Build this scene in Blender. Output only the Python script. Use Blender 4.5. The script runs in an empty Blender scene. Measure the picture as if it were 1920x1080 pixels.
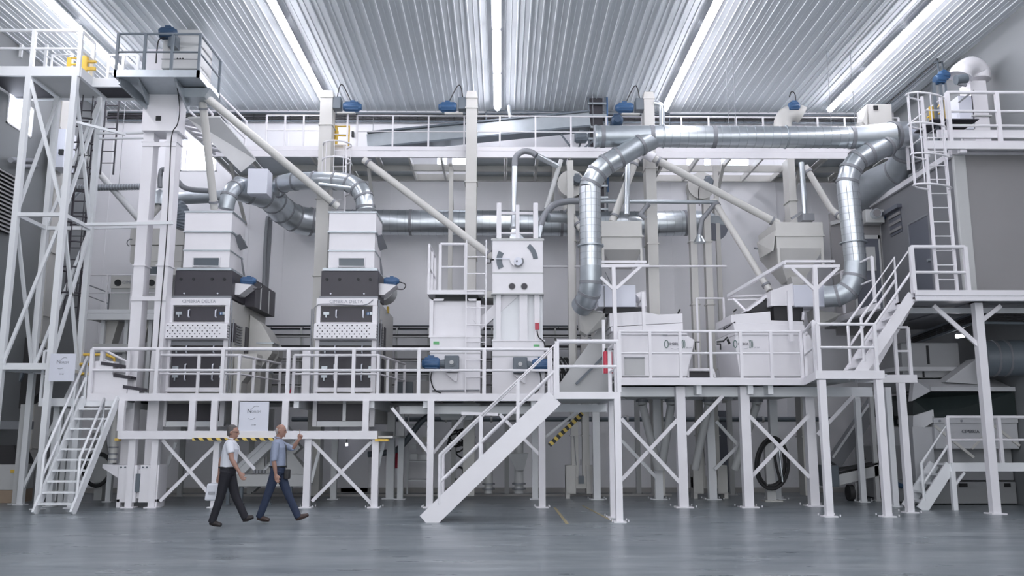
import bpy, bmesh, math, random
from mathutils import Vector, Matrix
V=Vector; random.seed(4)
scene=bpy.context.scene; COL=scene.collection
PI=math.pi
# ---------------- camera: 1.54 m above the floor, looking along +Y, tilted up ----------------
F=1650.0; PITCH=math.radians(9.7); YAW=math.radians(0.65); CH=1.54
fw=V((math.sin(YAW)*math.cos(PITCH),math.cos(YAW)*math.cos(PITCH),math.sin(PITCH)))
rt=V((math.cos(YAW),-math.sin(YAW),0)); up=rt.cross(fw)
cam=bpy.data.cameras.new('camera'); co=bpy.data.objects.new('camera',cam); COL.objects.link(co)
cam.sensor_width=36; cam.lens=36*F/1920; cam.clip_end=200
co.matrix_world=Matrix.Translation((0,0,CH))@Matrix((rt,up,-fw)).transposed().to_4x4()
scene.camera=co
def A(px,py,Y):      # survey: point of the hall seen in direction (px,py) at distance Y
    d=fw+rt*((px-960)/F)+up*((540-py)/F); t=Y/d.y
    return V((0,0,CH))+d*t
def AX(px,py,X):
    d=fw+rt*((px-960)/F)+up*((540-py)/F); t=X/d.x
    return V((0,0,CH))+d*t
def fz(py,Y,px=960): return A(px,py,Y).z
def fx(px,py,Y): return A(px,py,Y).x
# ---------------- materials ----------------
MT={}
def mat(name,col,rough=.5,metal=0.0,emit=None,es=0,noise=0,nscale=3,bump=0,bscale=30,spec=.5):
    m=bpy.data.materials.new(name); m.use_nodes=True; nt=m.node_tree; b=nt.nodes['Principled BSDF']
    b.inputs['Base Color'].default_value=(*col,1); b.inputs['Roughness'].default_value=rough; b.inputs['Metallic'].default_value=metal
    b.inputs['Specular IOR Level'].default_value=spec
    if emit: b.inputs['Emission Color'].default_value=(*emit,1); b.inputs['Emission Strength'].default_value=es
    if noise or bump:
        tc=nt.nodes.new('ShaderNodeTexCoord'); n=nt.nodes.new('ShaderNodeTexNoise'); n.inputs['Scale'].default_value=nscale; n.inputs['Detail'].default_value=5
        nt.links.new(tc.outputs['Object'],n.inputs['Vector'])
        if noise:
            mx=nt.nodes.new('ShaderNodeMix'); mx.data_type='RGBA'
            mx.inputs[6].default_value=(*[c*(1-noise) for c in col],1); mx.inputs[7].default_value=(*[min(1,c*(1+noise)) for c in col],1)
            nt.links.new(n.outputs['Fac'],mx.inputs[0]); nt.links.new(mx.outputs[2],b.inputs['Base Color'])
        if bump:
            n2=nt.nodes.new('ShaderNodeTexNoise'); n2.inputs['Scale'].default_value=bscale
            nt.links.new(tc.outputs['Object'],n2.inputs['Vector'])
            bp=nt.nodes.new('ShaderNodeBump'); bp.inputs['Strength'].default_value=bump; bp.inputs['Distance'].default_value=.02
            nt.links.new(n2.outputs['Fac'],bp.inputs['Height']); nt.links.new(bp.outputs['Normal'],b.inputs['Normal'])
    MT[name]=m; return m
mat('white',(.80,.79,.82),.38,noise=.04)
mat('cream',(.57,.565,.54),.42,noise=.05)
mat('steelwhite',(.78,.80,.82),.4,noise=.03)
mat('offgrey',(.52,.53,.53),.5,noise=.05)
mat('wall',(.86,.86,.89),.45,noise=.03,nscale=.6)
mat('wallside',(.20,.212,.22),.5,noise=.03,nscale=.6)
mat('ceil',(.66,.70,.73),.42,metal=0,spec=.35)
mat('dark',(.045,.042,.052),.45,noise=.1)
mat('black',(.012,.014,.016),.6)
mat('blackband',(.008,.016,.016),.5,noise=.2)
mat('rubber',(.03,.03,.032),.7)
mat('blue',(.035,.10,.22),.4,noise=.1)
mat('slate',(.13,.155,.18),.45,noise=.1)
mat('navy',(.02,.05,.10),.45)
mat('yellow',(.75,.50,.08),.5)
mat('red',(.45,.03,.06),.4)
mat('green',(.12,.42,.16),.5)
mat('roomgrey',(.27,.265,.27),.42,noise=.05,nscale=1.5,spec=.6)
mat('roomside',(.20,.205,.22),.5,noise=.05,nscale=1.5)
mat('doorgrey',(.12,.13,.16),.4)
mat('glass',(.10,.12,.14),.08,spec=.8)
mat('skylit',(.8,.85,1),.5,emit=(.85,.9,1),es=4.5)
mat('tube',(.9,.9,1),.5,emit=(.95,.93,1),es=17)
mat('lampglow',(.9,.9,1),.5,emit=(.8,.8,1),es=5)
mat('strap',(.25,.26,.28),.5,metal=.3)
mat('galv2',(.45,.49,.52),.38,metal=.75,noise=.12,nscale=5)
mat('skin',(.33,.19,.145),.5)
mat('poly',(.66,.68,.74),.7)
mat('shirtblue',(.26,.30,.40),.75,noise=.12,nscale=40)
mat('blacktrouser',(.012,.012,.018),.8)
mat('jeans',(.022,.034,.07),.8,noise=.2,nscale=25)
mat('shoe',(.02,.015,.015),.5)
mat('shoebrown',(.05,.03,.025),.5)
mat('hairdark',(.09,.085,.085),.8,noise=.3,nscale=60)
mat('hairgrey',(.35,.32,.31),.8,noise=.2,nscale=60)
mat('print',(.10,.11,.13),.6)
mat('printfaint',(.35,.36,.40),.6)
mat('printgreen',(.06,.14,.12),.6)
mat('signwhite',(.72,.74,.82),.35)
mat('wood',(.35,.27,.2),.6,noise=.1)
mat('curb',(.42,.41,.40),.7,noise=.08)
def galv(name,ringscale,axis):
    m=mat(name,(.60,.64,.67),.28,metal=.85,noise=.12,nscale=3)
    return m
galv('galv',1,0)
def floor_mat():
    m=bpy.data.materials.new('floorepoxy'); m.use_nodes=True; nt=m.node_tree; b=nt.nodes['Principled BSDF']
    tc=nt.nodes.new('ShaderNodeTexCoord'); mp=nt.nodes.new('ShaderNodeMapping'); mp.inputs['Scale'].default_value=(.35,1.6,1)
    n=nt.nodes.new('ShaderNodeTexNoise'); n.inputs['Scale'].default_value=1.3; n.inputs['Detail'].default_value=9; n.inputs['Roughness'].default_value=.65
    nt.links.new(tc.outputs['Object'],mp.inputs[0]); nt.links.new(mp.outputs[0],n.inputs['Vector'])
    r=nt.nodes.new('ShaderNodeValToRGB'); r.color_ramp.elements[0].position=.3; r.color_ramp.elements[0].color=(.10,.125,.145,1)
    r.color_ramp.elements[1].position=.75; r.color_ramp.elements[1].color=(.27,.30,.315,1)
    nt.links.new(n.outputs['Fac'],r.inputs[0]); nt.links.new(r.outputs[0],b.inputs['Base Color'])
    n2=nt.nodes.new('ShaderNodeTexNoise'); n2.inputs['Scale'].default_value=3; n2.inputs['Detail'].default_value=6
    nt.links.new(mp.outputs[0],n2.inputs['Vector'])
    mr=nt.nodes.new('ShaderNodeMapRange'); mr.inputs[3].default_value=.2; mr.inputs[4].default_value=.42
    nt.links.new(n2.outputs['Fac'],mr.inputs[0]); nt.links.new(mr.outputs[0],b.inputs['Roughness'])
    bp=nt.nodes.new('ShaderNodeBump'); bp.inputs['Strength'].default_value=.08; bp.inputs['Distance'].default_value=.02
    nt.links.new(n2.outputs['Fac'],bp.inputs['Height']); nt.links.new(bp.outputs['Normal'],b.inputs['Normal'])
    b.inputs['Specular IOR Level'].default_value=.55
    MT['floor']=m
floor_mat()
def grate_mat(name,col):   # steel grating: bars with slots
    m=bpy.data.materials.new(name); m.use_nodes=True; nt=m.node_tree; b=nt.nodes['Principled BSDF']
    b.inputs['Base Color'].default_value=(*col,1); b.inputs['Roughness'].default_value=.6; b.inputs['Metallic'].default_value=.4
    MT[name]=m
grate_mat('grate',(.05,.05,.06))
def hazard():
    m=bpy.data.materials.new('hazard'); m.use_nodes=True; nt=m.node_tree; b=nt.nodes['Principled BSDF']
    tc=nt.nodes.new('ShaderNodeTexCoord'); w=nt.nodes.new('ShaderNodeTexWave'); w.bands_direction='DIAGONAL'; w.inputs['Scale'].default_value=3.2
    nt.links.new(tc.outputs['Object'],w.inputs['Vector'])
    r=nt.nodes.new('ShaderNodeValToRGB'); r.color_ramp.interpolation='CONSTANT'; r.color_ramp.elements[0].color=(.02,.02,.02,1)
    r.color_ramp.elements[1].position=.5; r.color_ramp.elements[1].color=(.75,.55,.12,1)
    nt.links.new(w.outputs['Fac'],r.inputs[0]); nt.links.new(r.outputs[0],b.inputs['Base Color']); MT['hazard']=m
hazard()
# ---------------- mesh builder ----------------
class MB:
    def __init__(s): s.v=[]; s.f=[]; s.sm=[]; s.pc=[]; s.hold=False
    def add(s,vs,fs,smooth=False):
        if not s.hold: s.pc.append((len(s.v),len(s.f)))
        o=len(s.v); s.v+= [V(q) for q in vs]; s.f+=[tuple(i+o for i in f) for f in fs]; s.sm+=[smooth]*len(fs); return s
    def box(s,x0,x1,y0,y1,z0,z1):
        if x0>x1:x0,x1=x1,x0
        if y0>y1:y0,y1=y1,y0
        if z0>z1:z0,z1=z1,z0
        return s.hexa([(x0,y0,z0),(x1,y0,z0),(x1,y1,z0),(x0,y1,z0),(x0,y0,z1),(x1,y0,z1),(x1,y1,z1),(x0,y1,z1)])
    def hexa(s,p): return s.add(p,[(0,3,2,1),(4,5,6,7),(0,1,5,4),(1,2,6,5),(2,3,7,6),(3,0,4,7)])
    def bar(s,p,q,w,h=None,side=None):
        p=V(p);q=V(q);h=h or w;t=(q-p).normalized()
        sd=V(side) if side else (V((0,1,0)) if abs(t.y)<.9 else V((1,0,0)))
        b=t.cross(sd).normalized(); a=b.cross(t).normalized()   # a along side
        c=[]
        for o in (p,q): c+=[o-a*w/2-b*h/2,o+a*w/2-b*h/2,o+a*w/2+b*h/2,o-a*w/2+b*h/2]
        return s.hexa([c[0],c[1],c[2],c[3],c[4],c[5],c[6],c[7]])
    def tube(s,pts,r,seg=10,caps=True,smooth=True):
        pts=[V(p) for p in pts]; n=len(pts); rr=r if isinstance(r,(list,tuple)) else [r]*n
        T=[]
        for i in range(n):
            a=pts[max(i-1,0)];b=pts[min(i+1,n-1)]
            if i not in(0,n-1):
                t=((pts[i]-a).normalized()+(b-pts[i]).normalized())
                t = t if t.length>1e-6 else b-a
            else: t=b-a
            T.append(t.normalized())
        nrm=T[0].orthogonal().normalized(); vs=[];fs=[]
        for i in range(n):
            nrm=(nrm-T[i]*nrm.dot(T[i])); nrm=nrm.normalized() if nrm.length>1e-6 else T[i].orthogonal().normalized()
            bi=T[i].cross(nrm)
            for k in range(seg):
                an=2*PI*k/seg; vs.append(pts[i]+(nrm*math.cos(an)+bi*math.sin(an))*rr[i])
        for i in range(n-1):
            for k in range(seg):
                k2=(k+1)%seg; fs.append((i*seg+k,i*seg+k2,(i+1)*seg+k2,(i+1)*seg+k))
        s.add(vs,fs,smooth); hh=s.hold; s.hold=True
        if caps: s.add(vs[:seg][::-1],[tuple(range(seg))]); s.add(vs[-seg:],[tuple(range(seg))])
        s.hold=hh
        return s
    def prism(s,poly,vec):
        n=len(poly);p=[V(q) for q in poly];vec=V(vec)
        return s.add(p+[q+vec for q in p],[tuple(range(n))[::-1],tuple(range(n,2*n))]+[(i,(i+1)%n,(i+1)%n+n,i+n) for i in range(n)])
    def frus(s,a,z0,b,z1):  # rect a=(x0,x1,y0,y1) at z0 to rect b at z1
        return s.hexa([(a[0],a[2],z0),(a[1],a[2],z0),(a[1],a[3],z0),(a[0],a[3],z0),(b[0],b[2],z1),(b[1],b[2],z1),(b[1],b[3],z1),(b[0],b[3],z1)])
    def face(s,*pts): return s.add(pts,[tuple(range(len(pts)))])
BASE={}
def link(name,mb,m,parent=None,bevel=0):
    base=BASE[parent] if parent is not None else V((0,0,0))
    me=bpy.data.meshes.new(name)
    if parent is None:
        xs=[v.x for v in mb.v];ys=[v.y for v in mb.v];zs=[v.z for v in mb.v]
        base=V(((min(xs)+max(xs))/2,(min(ys)+max(ys))/2,min(zs)))
    me.from_pydata([tuple(v-base) for v in mb.v],[],mb.f); me.update()
    for p,sm in zip(me.polygons,mb.sm): p.use_smooth=sm
    bm=bmesh.new(); bm.from_mesh(me); bmesh.ops.recalc_face_normals(bm,faces=bm.faces); bm.to_mesh(me); bm.free()
    me.materials.append(MT[m]); o=bpy.data.objects.new(name,me); COL.objects.link(o)
    if parent is None: o.location=base
    else: o.parent=parent
    BASE[o]=base
    if bevel:
        bv=o.modifiers.new('bevel','BEVEL'); bv.width=bevel; bv.segments=2; bv.limit_method='ANGLE'
    return o
def thing(name,label,cat,base,group=None):
    o=bpy.data.objects.new(name,None); o.empty_display_size=.2; COL.objects.link(o); o.location=base; BASE[o]=V(base)
    o['label']=label;o['category']=cat
    if group:o['group']=group
    return o
def solo(name,mb,m,label,cat,group=None,bevel=0):
    o=link(name,mb,m,None,bevel); o['label']=label;o['category']=cat
    if group:o['group']=group
    return o
def struct(name,mb,m):
    o=link(name,mb,m); o['kind']='structure'; return o
def part(name,mb,m,par,label=None,bevel=0):
    o=link(name,mb,m,par,bevel)
    if label:o['label']=label
    return o
def parts(name,mb,m,par,limit=99,bevel=0):   # every separate piece of mb becomes a part of its own
    pc=mb.pc+[(len(mb.v),len(mb.f))]
    for i in range(min(len(mb.pc),limit)):
        (a,fa),(b,fb)=pc[i],pc[i+1]; q=MB(); q.v=mb.v[a:b]; q.f=[tuple(k-a for k in f) for f in mb.f[fa:fb]]; q.sm=mb.sm[fa:fb]; link(name,q,m,par,bevel)
def lettering(name,text,at,size,m,par,ax=V((1,0,0)),ay=V((0,0,1)),font=None):
    c=bpy.data.curves.new(name,'FONT'); c.body=text; c.size=size; c.extrude=.004; c.align_x='CENTER'; c.resolution_u=2
    t=bpy.data.objects.new(name,c); me=bpy.data.meshes.new_from_object(t); bpy.data.objects.remove(t); bpy.data.curves.remove(c)
    az=ax.cross(ay); b=BASE[par]
    for v in me.vertices: v.co=V(at)+ax*v.co.x+ay*v.co.y+az*v.co.z-b
    me.materials.clear(); me.materials.append(MT[m]); o=bpy.data.objects.new(name,me); COL.objects.link(o); o.parent=par; BASE[o]=b; return o
def arc(c,a,b,r,t0,t1,n=8):   # points c + r(cos a + sin b)
    return [V(c)+V(a)*r*math.cos(t0+(t1-t0)*i/n)+V(b)*r*math.sin(t0+(t1-t0)*i/n) for i in range(n+1)]
def smoothpath(pts,n=6):      # Catmull-Rom
    pts=[V(p) for p in pts]; out=[]; P=[pts[0]]+pts+[pts[-1]]
    for i in range(1,len(P)-2):
        for k in range(n):
            t=k/n; a,b,c,d=P[i-1],P[i],P[i+1],P[i+2]
            out.append(.5*((2*b)+(c-a)*t+(2*a-5*b+4*c-d)*t*t+(3*b-a-3*c+d)*t**3))
    out.append(pts[-1]); return out
def sub(pts,n):
    out=[]
    for a,b in zip(pts[:-1],pts[1:]): out+=[a.lerp(b,i/n) for i in range(n)]
    return out+[pts[-1]]
# ---------------- generic steelwork ----------------
def railing(label,pts,n=None,h=1.05,mids=(.5,),w=.045,m='white',group=None,toe=0,name='guard_railing',cat='railing',endposts=True):
    pts=[V(p) for p in pts]; r=thing(name,label,cat,pts[0],group); U=V((0,0,h)); w=w*(1.45 if pts[0].y<21.5 else 1)
    mb=MB()
    for a,b in zip(pts[:-1],pts[1:]): mb.tube([a+U,b+U],w/2,8)
    part('top_rail',mb,m,r)
    for k in mids:
        mb=MB()
        for a,b in zip(pts[:-1],pts[1:]): mb.tube([a+U*k,b+U*k],w*.4,6)
        part('mid_rail',mb,m,r)
    if toe:
        mb=MB()
        for a,b in zip(pts[:-1],pts[1:]): mb.bar(a+V((0,0,toe/2)),b+V((0,0,toe/2)),.01,toe,side=(b-a).cross(V((0,0,1))).normalized())
        part('toe_board',mb,m,r)
    ps=[]
    for i,(a,b) in enumerate(zip(pts[:-1],pts[1:])):
        k=(n[i] if n else max(1,round((b-a).length/1.5)))
        for j in range(k): ps.append(a.lerp(b,j/k))
    ps.append(pts[-1])
    for p in ps: part('post',MB().bar(p,p+U,w,w),m,r)
    return r
def stair(label,foot,top,wv,n,m='white',rail=True,sw=.22,h=.95,group=None,railsides=(0,1),kink=.25):
    foot=V(foot);top=V(top);wv=V(wv); r=thing('steel_staircase',label,'stairs',foot,group)
    d=top-foot; hd=V((d.x,d.y,0)).normalized()
    for k in (0,1):
        o=wv*k; part('stringer',MB().bar(foot+o,top+o,.05,sw,side=wv.normalized()),m,r)
    for i in range(1,n):
        c=foot.lerp(top,i/n); part('tread',MB().hexa([c-hd*.1+V((0,0,-.04)),c-hd*.1+wv+V((0,0,-.04)),c+hd*.12+wv+V((0,0,-.04)),c+hd*.12+V((0,0,-.04)),
            c-hd*.1,c-hd*.1+wv,c+hd*.12+wv,c+hd*.12]),m,r)
    if rail:
        for k in railsides:
            o=wv*k; a=foot.lerp(top,.1)+o; b=top+o; U=V((0,0,h))
            h_=part('handrail',MB().tube([a+V((0,0,.1)),a+U,b+U,b],.034,8),m,r); part('mid_rail',MB().tube([a+U*.5,b+U*.5],.028,8),m,h_)
            for t in ((.35,.68) if (top-foot).length>2.3 else ()): c=a.lerp(b,t); part('baluster',MB().bar(c+V((0,0,.02)),c+U,.058,.05),m,h_)
    return r
def ladder(label,p0,p1,wv,m='white',rung=.3,group=None,name='ladder',w=.05,cage=None,out=None):
    p0=V(p0);p1=V(p1);wv=V(wv); r=thing(name,label,'ladder',p0,group)
    for k in (0,1): part('side_rail',MB().bar(p0+wv*k,p1+wv*k,w,w),m,r)
    n=int((p1-p0).length/rung)
    for i in range(1,n): c=p0.lerp(p1,i/n); part('rung',MB().tube([c,c+wv],.014,6),m,r)
    if cage:
        a,b,nh=cage; mb=MB(); out=V(out); c0=wv/2; R=.38
        for i in range(nh):
            q=p0.lerp(p1,a+(b-a)*i/(nh-1)); ring=[q]+arc(q+c0+out*.32,-wv.normalized(),out,R,-.3,PI+.3,10)+[q+wv]
            part('cage_hoop',MB().tube(ring,.022,6),m,r)
        for an in (0.1,.9,PI/2,PI-.9,PI-.1):
            off=c0+out*.32+(-wv.normalized()*math.cos(an)+out*math.sin(an))*R
            mb.bar(p0.lerp(p1,a)+off,p0.lerp(p1,b)+off,.035,.012)
        parts('cage_strap',mb,m,r)
    return r
def column(mb,x,y,z0,z1,w=.14,plate=True):
    mb.box(x-w/2,x+w/2,y-w/2,y+w/2,z0,z1)
    if plate and z0<.05: mb.box(x-w*.95,x+w*.95,y-w*.95,y+w*.95,0,.025)
    return mb
def bolts(mb,x,y,w):
    for i in(-1,1):
        for j in(-1,1): mb.tube([(x+i*w,y+j*w,.02),(x+i*w,y+j*w,.06)],.014,6)
def duct(label,runs,m='galv',name='silver_duct',group=None,r=.28,bands=(),seg=20,ribs=True,ribd=.12):
    """runs: list of paths (pt lists); each run a part"""
    t=thing(name,label,'duct',runs[0][1][0],group)
    for (nm,pts,rad) in runs:
        mb=MB(); mb.tube(pts,rad,seg)
        if ribs and nm in('straight_section','riser'):
            a,b=pts[0],pts[-1]; L=(b-a).length; d=(b-a).normalized(); k=int(L/ribd); R=rad if not isinstance(rad,(list,tuple)) else rad[0]
            for i in range(1,k):
                c=a.lerp(b,i/k); mb.tube([c-d*.008,c+d*.008],R+.006,seg,caps=True)
        part(nm,mb,m,t)
    for (c,d,R,wd) in bands:
        d=V(d).normalized(); c=V(c)
        part('joint_band',MB().tube([c-d*wd/2,c+d*wd/2],R+.012,seg),'strap',t)
    return t
def motor(mb,c,ax,L,r,seg=14):
    c=V(c);ax=V(ax).normalized()
    mb.tube([c-ax*L*.5,c-ax*L*.42,c+ax*L*.35,c+ax*L*.4,c+ax*L*.5],[r*.8,r,r,r*.75,r*.6],seg)
    o=ax.orthogonal().normalized(); u=V((0,0,1))
    for i in range(10):
        a=2*PI*i/10; bi=ax.cross(o); dd=o*math.cos(a)+bi*math.sin(a)
        mb.bar(c-ax*L*.38+dd*r,c+ax*L*.32+dd*r,.012,.03)
    mb.box(c.x-r*.5,c.x+r*.5,c.y-r*.5,c.y+r*.5,c.z+r*.8,c.z+r*1.35)
    return mb
# ================= hall shell =================
XL,XR,YB,ZC,YF=-12.5,12.2,26.0,11.55,-9.0
struct('floor',MB().box(XL-.2,XR+.2,YF,YB+.2,-.2,0),'floor')
wb=MB()   # back wall with openings for the windows: built as panels around them
WZ0,WZ1=9.58,10.62
def wx(px,py=300): return fx(px,py,YB)
wins=[(wx(340,290),wx(408,290),WZ0,WZ1,'window_2'),(wx(818),wx(840),9.72,10.12,'window_3'),(wx(846),wx(876),9.72,10.12,'window_4'),
      (wx(1286),wx(1306),9.72,10.12,'window_5'),(wx(1318),wx(1334),9.72,10.12,'window_6'),(wx(1350),wx(1405),9.66,10.12,'window_7')]
xs=[XL-.2]
for w in wins:
    wb.box(xs[-1],w[0],YB,YB+.2,0,ZC); wb.box(w[0],w[1],YB,YB+.2,0,w[2]); wb.box(w[0],w[1],YB,YB+.2,w[3],ZC); xs.append(w[1])
wb.box(xs[-1],XR+.2,YB,YB+.2,0,ZC)
for i in range(24):      # vertical panel joints of the liner
    x=XL+.55+i*1.07
    if not any(w[0]-.05<x<w[1]+.05 for w in wins): wb.box(x-.012,x+.012,YB-.012,YB+.01,0,ZC)
struct('wall_back',wb,'wall')
for w in wins:
    f=struct(w[4],MB().box(w[0],w[1],YB+.12,YB+.15,w[2],w[3]),'skylit')
    fr=MB(); t=.035
    fr.box(w[0],w[1],YB-.02,YB+.12,w[2],w[2]+t); fr.box(w[0],w[1],YB-.02,YB+.12,w[3]-t,w[3]); fr.box(w[0],w[0]+t,YB-.02,YB+.12,w[2],w[3]); fr.box(w[1]-t,w[1],YB-.02,YB+.12,w[2],w[3])
    if w[4]=='window_2': fr.box(w[0]+.13,w[0]+.17,YB+.0,YB+.12,w[2],w[3])
    parts('window_frame',fr,'wall',f)
# left wall with window_1
p=AX(11,231,XL); q=AX(58,258,XL); y0,y1=p.y,q.y; z0=(p.z+q.z)/2; z1=AX(17,172,XL).z
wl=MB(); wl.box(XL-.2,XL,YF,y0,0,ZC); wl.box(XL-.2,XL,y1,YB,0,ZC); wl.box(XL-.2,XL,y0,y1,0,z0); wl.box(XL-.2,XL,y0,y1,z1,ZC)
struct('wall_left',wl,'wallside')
w1=struct('window_1',MB().box(XL-.15,XL-.12,y0,y1,z0,z1),'skylit')
fr=MB(); fr.box(XL-.12,XL+.02,y0,y1,z0,z0+.04); fr.box(XL-.12,XL+.02,y0,y1,z1-.04,z1)
for yy in (y0,y0+(y1-y0)*.72,y1-.04): fr.box(XL-.12,XL+.02,yy,yy+.04,z0,z1)
parts('window_frame',fr,'wall',w1)
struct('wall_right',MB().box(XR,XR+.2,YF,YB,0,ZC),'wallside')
cb=MB(); cb.box(XL-.2,XR+.2,YF,YB+.2,ZC,ZC+.15)
x=XL+.1
i=0
while x<XR-.05:          # pressed ribs of the liner sheets run away from the camera
    h=.02 if i%2==0 else .008; ww=.012 if i%2==0 else .008
    cb.hexa([(x-ww,YF,ZC-h),(x+ww,YF,ZC-h),(x+ww*2.2,YF,ZC+.01),(x-ww*2.2,YF,ZC+.01),(x-ww,YB,ZC-h),(x+ww,YB,ZC-h),(x+ww*2.2,YB,ZC+.01),(x-ww*2.2,YB,ZC+.01)])
    x+=.152; i+=1
struct('ceiling',cb,'ceil')
struct('baseboard_back',MB().box(XL,XR,YB-.06,YB,0,.14),'curb')
struct('trim_1',MB().box(-9.0,4.6,24.35,24.5,0,.06),'curb')
tm=MB()
a,b=A(1040,948,20.6),A(1062,985,16.7)
def yl(p1,p2,w=.07):
    a=V((p1[0],p1[1],.002));b=V((p2[0],p2[1],.002)); n=(b-a).cross(V((0,0,1))).normalized()*w/2
    tm.hexa([a-n,a+n,b+n,b-n,a-n+V((0,0,.003)),a+n+V((0,0,.003)),b+n+V((0,0,.003)),b-n+V((0,0,.003))])
def fl(px,py):
    d=fw+rt*((px-960)/F)+up*((540-py)/F); t=-CH/d.z; return V((0,0,CH))+d*t
yl(fl(1040,952),fl(1064,983),.06); yl(fl(1092,948),fl(1150,978),.05)
mat('floorline',(.34,.29,.17),.6,noise=.3,nscale=8)
struct('trim_2',tm,'floorline')
tm=MB()
for i in range(30):
    a=fl(180+i*34,968 if i<14 else 984); yl((a.x,a.y),(a.x+.17,a.y),.04)
mat('floormark',(.24,.27,.28),.5)
struct('trim_3',tm,'floormark')
# ================= ceiling lights =================
rows=[(-10.35,'leftmost'),(-5.28,'second from left'),(-.15,'middle'),(4.92,'second from right'),(9.93,'rightmost')]
pos=[('nearest the back wall',0),('second from the back wall',1),('third from the back wall',2)]
proto=None
for X,nm in rows:
    for k in range(13):
        yc=25.35-2.62*k-1.27; z=ZC-.16
        lab=f'fluorescent strip light in the {nm} ceiling row, '+(pos[k][0] if k<3 else 'nearer the camera')
        if proto is None:
            t=thing('strip_light',lab,'ceiling light',(X,yc,z))
            part('housing',MB().hexa([(X-.11,yc-1.25,z),(X+.11,yc-1.25,z),(X+.11,yc+1.25,z),(X-.11,yc+1.25,z),(X-.05,yc-1.25,z+.1),(X+.05,yc-1.25,z+.1),(X+.05,yc+1.25,z+.1),(X-.05,yc+1.25,z+.1)]),'white',t)
            mb=MB(); mb.tube([(X,yc-1.2,z-.03),(X,yc+1.2,z-.03)],.078,10)
            part('fluorescent_tube',mb,'tube',t)
            mb=MB()
            for d in (-.8,.8): mb.tube([(X,yc+d,z+.1),(X,yc+d,ZC)],.01,6)
            parts('hanger',mb,'strap',t); proto=t; first=t
        else:
            t=proto.copy(); COL.objects.link(t); t.location=(X,yc,z)
            for c in proto.children: d=c.copy(); COL.objects.link(d); d.parent=t
        t['label']=lab; t['group']='fluorescent strip lights in ceiling rows'
# sprinkler / suspension rods
def rod(px,py0,py1,Y,lab):
    a=A(px,py0,Y); b=A(px,py1,Y); solo('hanging_rod',MB().tube([(a.x,Y,min(a.z,ZC)),(a.x,Y,b.z)],.008,6),'strap',lab,'rod','thin rods hanging from the ceiling')
rod(235,190,345,24.3,'thin dark rod hanging from ceiling to the horizontal conveyor tube left of the bucket elevator')
rod(1357,20,236,21.6,'thin wire rod above the silver header duct, left one of the middle pair')
rod(1370,20,240,21.6,'thin wire rod above the silver header duct, right one of the middle pair')
rod(1545,20,238,21.6,'thin wire rod hanging to the silver header duct left of the large duct fork')
rod(1590,40,236,21.6,'thin wire rod hanging to the silver header duct beside the rightmost ceiling light row')
rod(1110,100,400,24.6,'thin wire rod right of the dark ladder stack above the walkway')
rod(700,215,480,24.9,'thin rod hanging above the right grain cleaner behind the white walkway')
# cable tray under the ceiling
def tray(label,pts,w=.3,m='slate',rung=.3,drop=.08,name='cable_tray',group='ladder cable trays',cables=3):
    t=thing(name,label,'cable tray',pts[0],group); a=V(pts[0])
    for i,(a,b) in enumerate(zip(pts[:-1],pts[1:])):
        a=V(a);b=V(b); d=(b-a).normalized(); sd=V((0,0,1)) if abs(d.z)<.5 else V((1,0,0))
        for s in (-1,1): part('side_rail',MB().bar(a+sd*s*w/2,b+sd*s*w/2,.03,.05),m,t)
        mb=MB(); k=max(2,int((b-a).length/rung))
        for j in range(k+1): c=a.lerp(b,j/k); mb.bar(c-sd*w/2,c+sd*w/2,.03,.02)
        parts('rung',mb,m,t)
        mb=MB()
        for j in range(cables): o=sd*(w*(-.3+.6*j/max(1,cables-1)))+V((0,-.02,0)); mb.tube([a+o,b+o],.02,6)
        parts('cable',mb,'rubber',t)
    return t
tray('long dark ladder cable tray high on the back wall under the ceiling',[(XL+.4,25.85,11.28),(11.9,25.85,11.28)],.26,rung=.55,cables=4)
tray('dark cable tray under the ceiling along the right wall',[(11.55,25.6,11.42),(11.55,21.9,11.42)],.12,rung=.4,cables=2)
t=thing('drop_cables','two dark conduits dropping from the ceiling corner beside the right elevator head','cable',(11.5,21.85,10.2))
for o in(0,.12): part('conduit',MB().tube([(11.5+o,21.95,11.4),(11.5+o,21.8,11.35),(11.52+o,21.75,10.3)],.025,8),'slate',t)
tray('dark cable tray with cables along the back wall just above deck railing height',[(-9.6,25.75,4.75),(2.6,25.75,4.75)],.1,rung=.9,cables=2)
t=thing('cable_rack','grey multi-level cable rack full of dark cables on the back wall at deck height','cable rack',(-6,25.6,2.6))
mb=MB(); xx=-9.6
while xx<2.7: mb.bar((xx,25.7,2.5),(xx,25.7,4.75),.05,.05); xx+=.93
parts('upright',mb,'offgrey',t)
for i,z in enumerate((3.05,3.4,3.8,4.15,4.5)):
    part('cable_bundle',MB().box(-9.6,2.7,25.55,25.65,z,z+.03+.03*(i%2)),'rubber',t)
    part('shelf_arm',MB().box(-9.6,2.7,25.5,25.68,z-.05,z-.02),'offgrey',t)
t=thing('low_pipe_run','dark horizontal pipe along the back wall below the decks','pipe',(0,25.4,2.0))
zz=fz(786,25.5); part('pipe',MB().tube([(-6,25.5,zz),(9.5,25.5,zz)],.07,8),'slate',t)
mb=MB()
for i in range(12): x=-5.5+i*1.3; mb.tube([(x-.03,25.5,zz),(x+.03,25.5,zz)],.09,8)
parts('clamp',mb,'offgrey',t)
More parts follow.
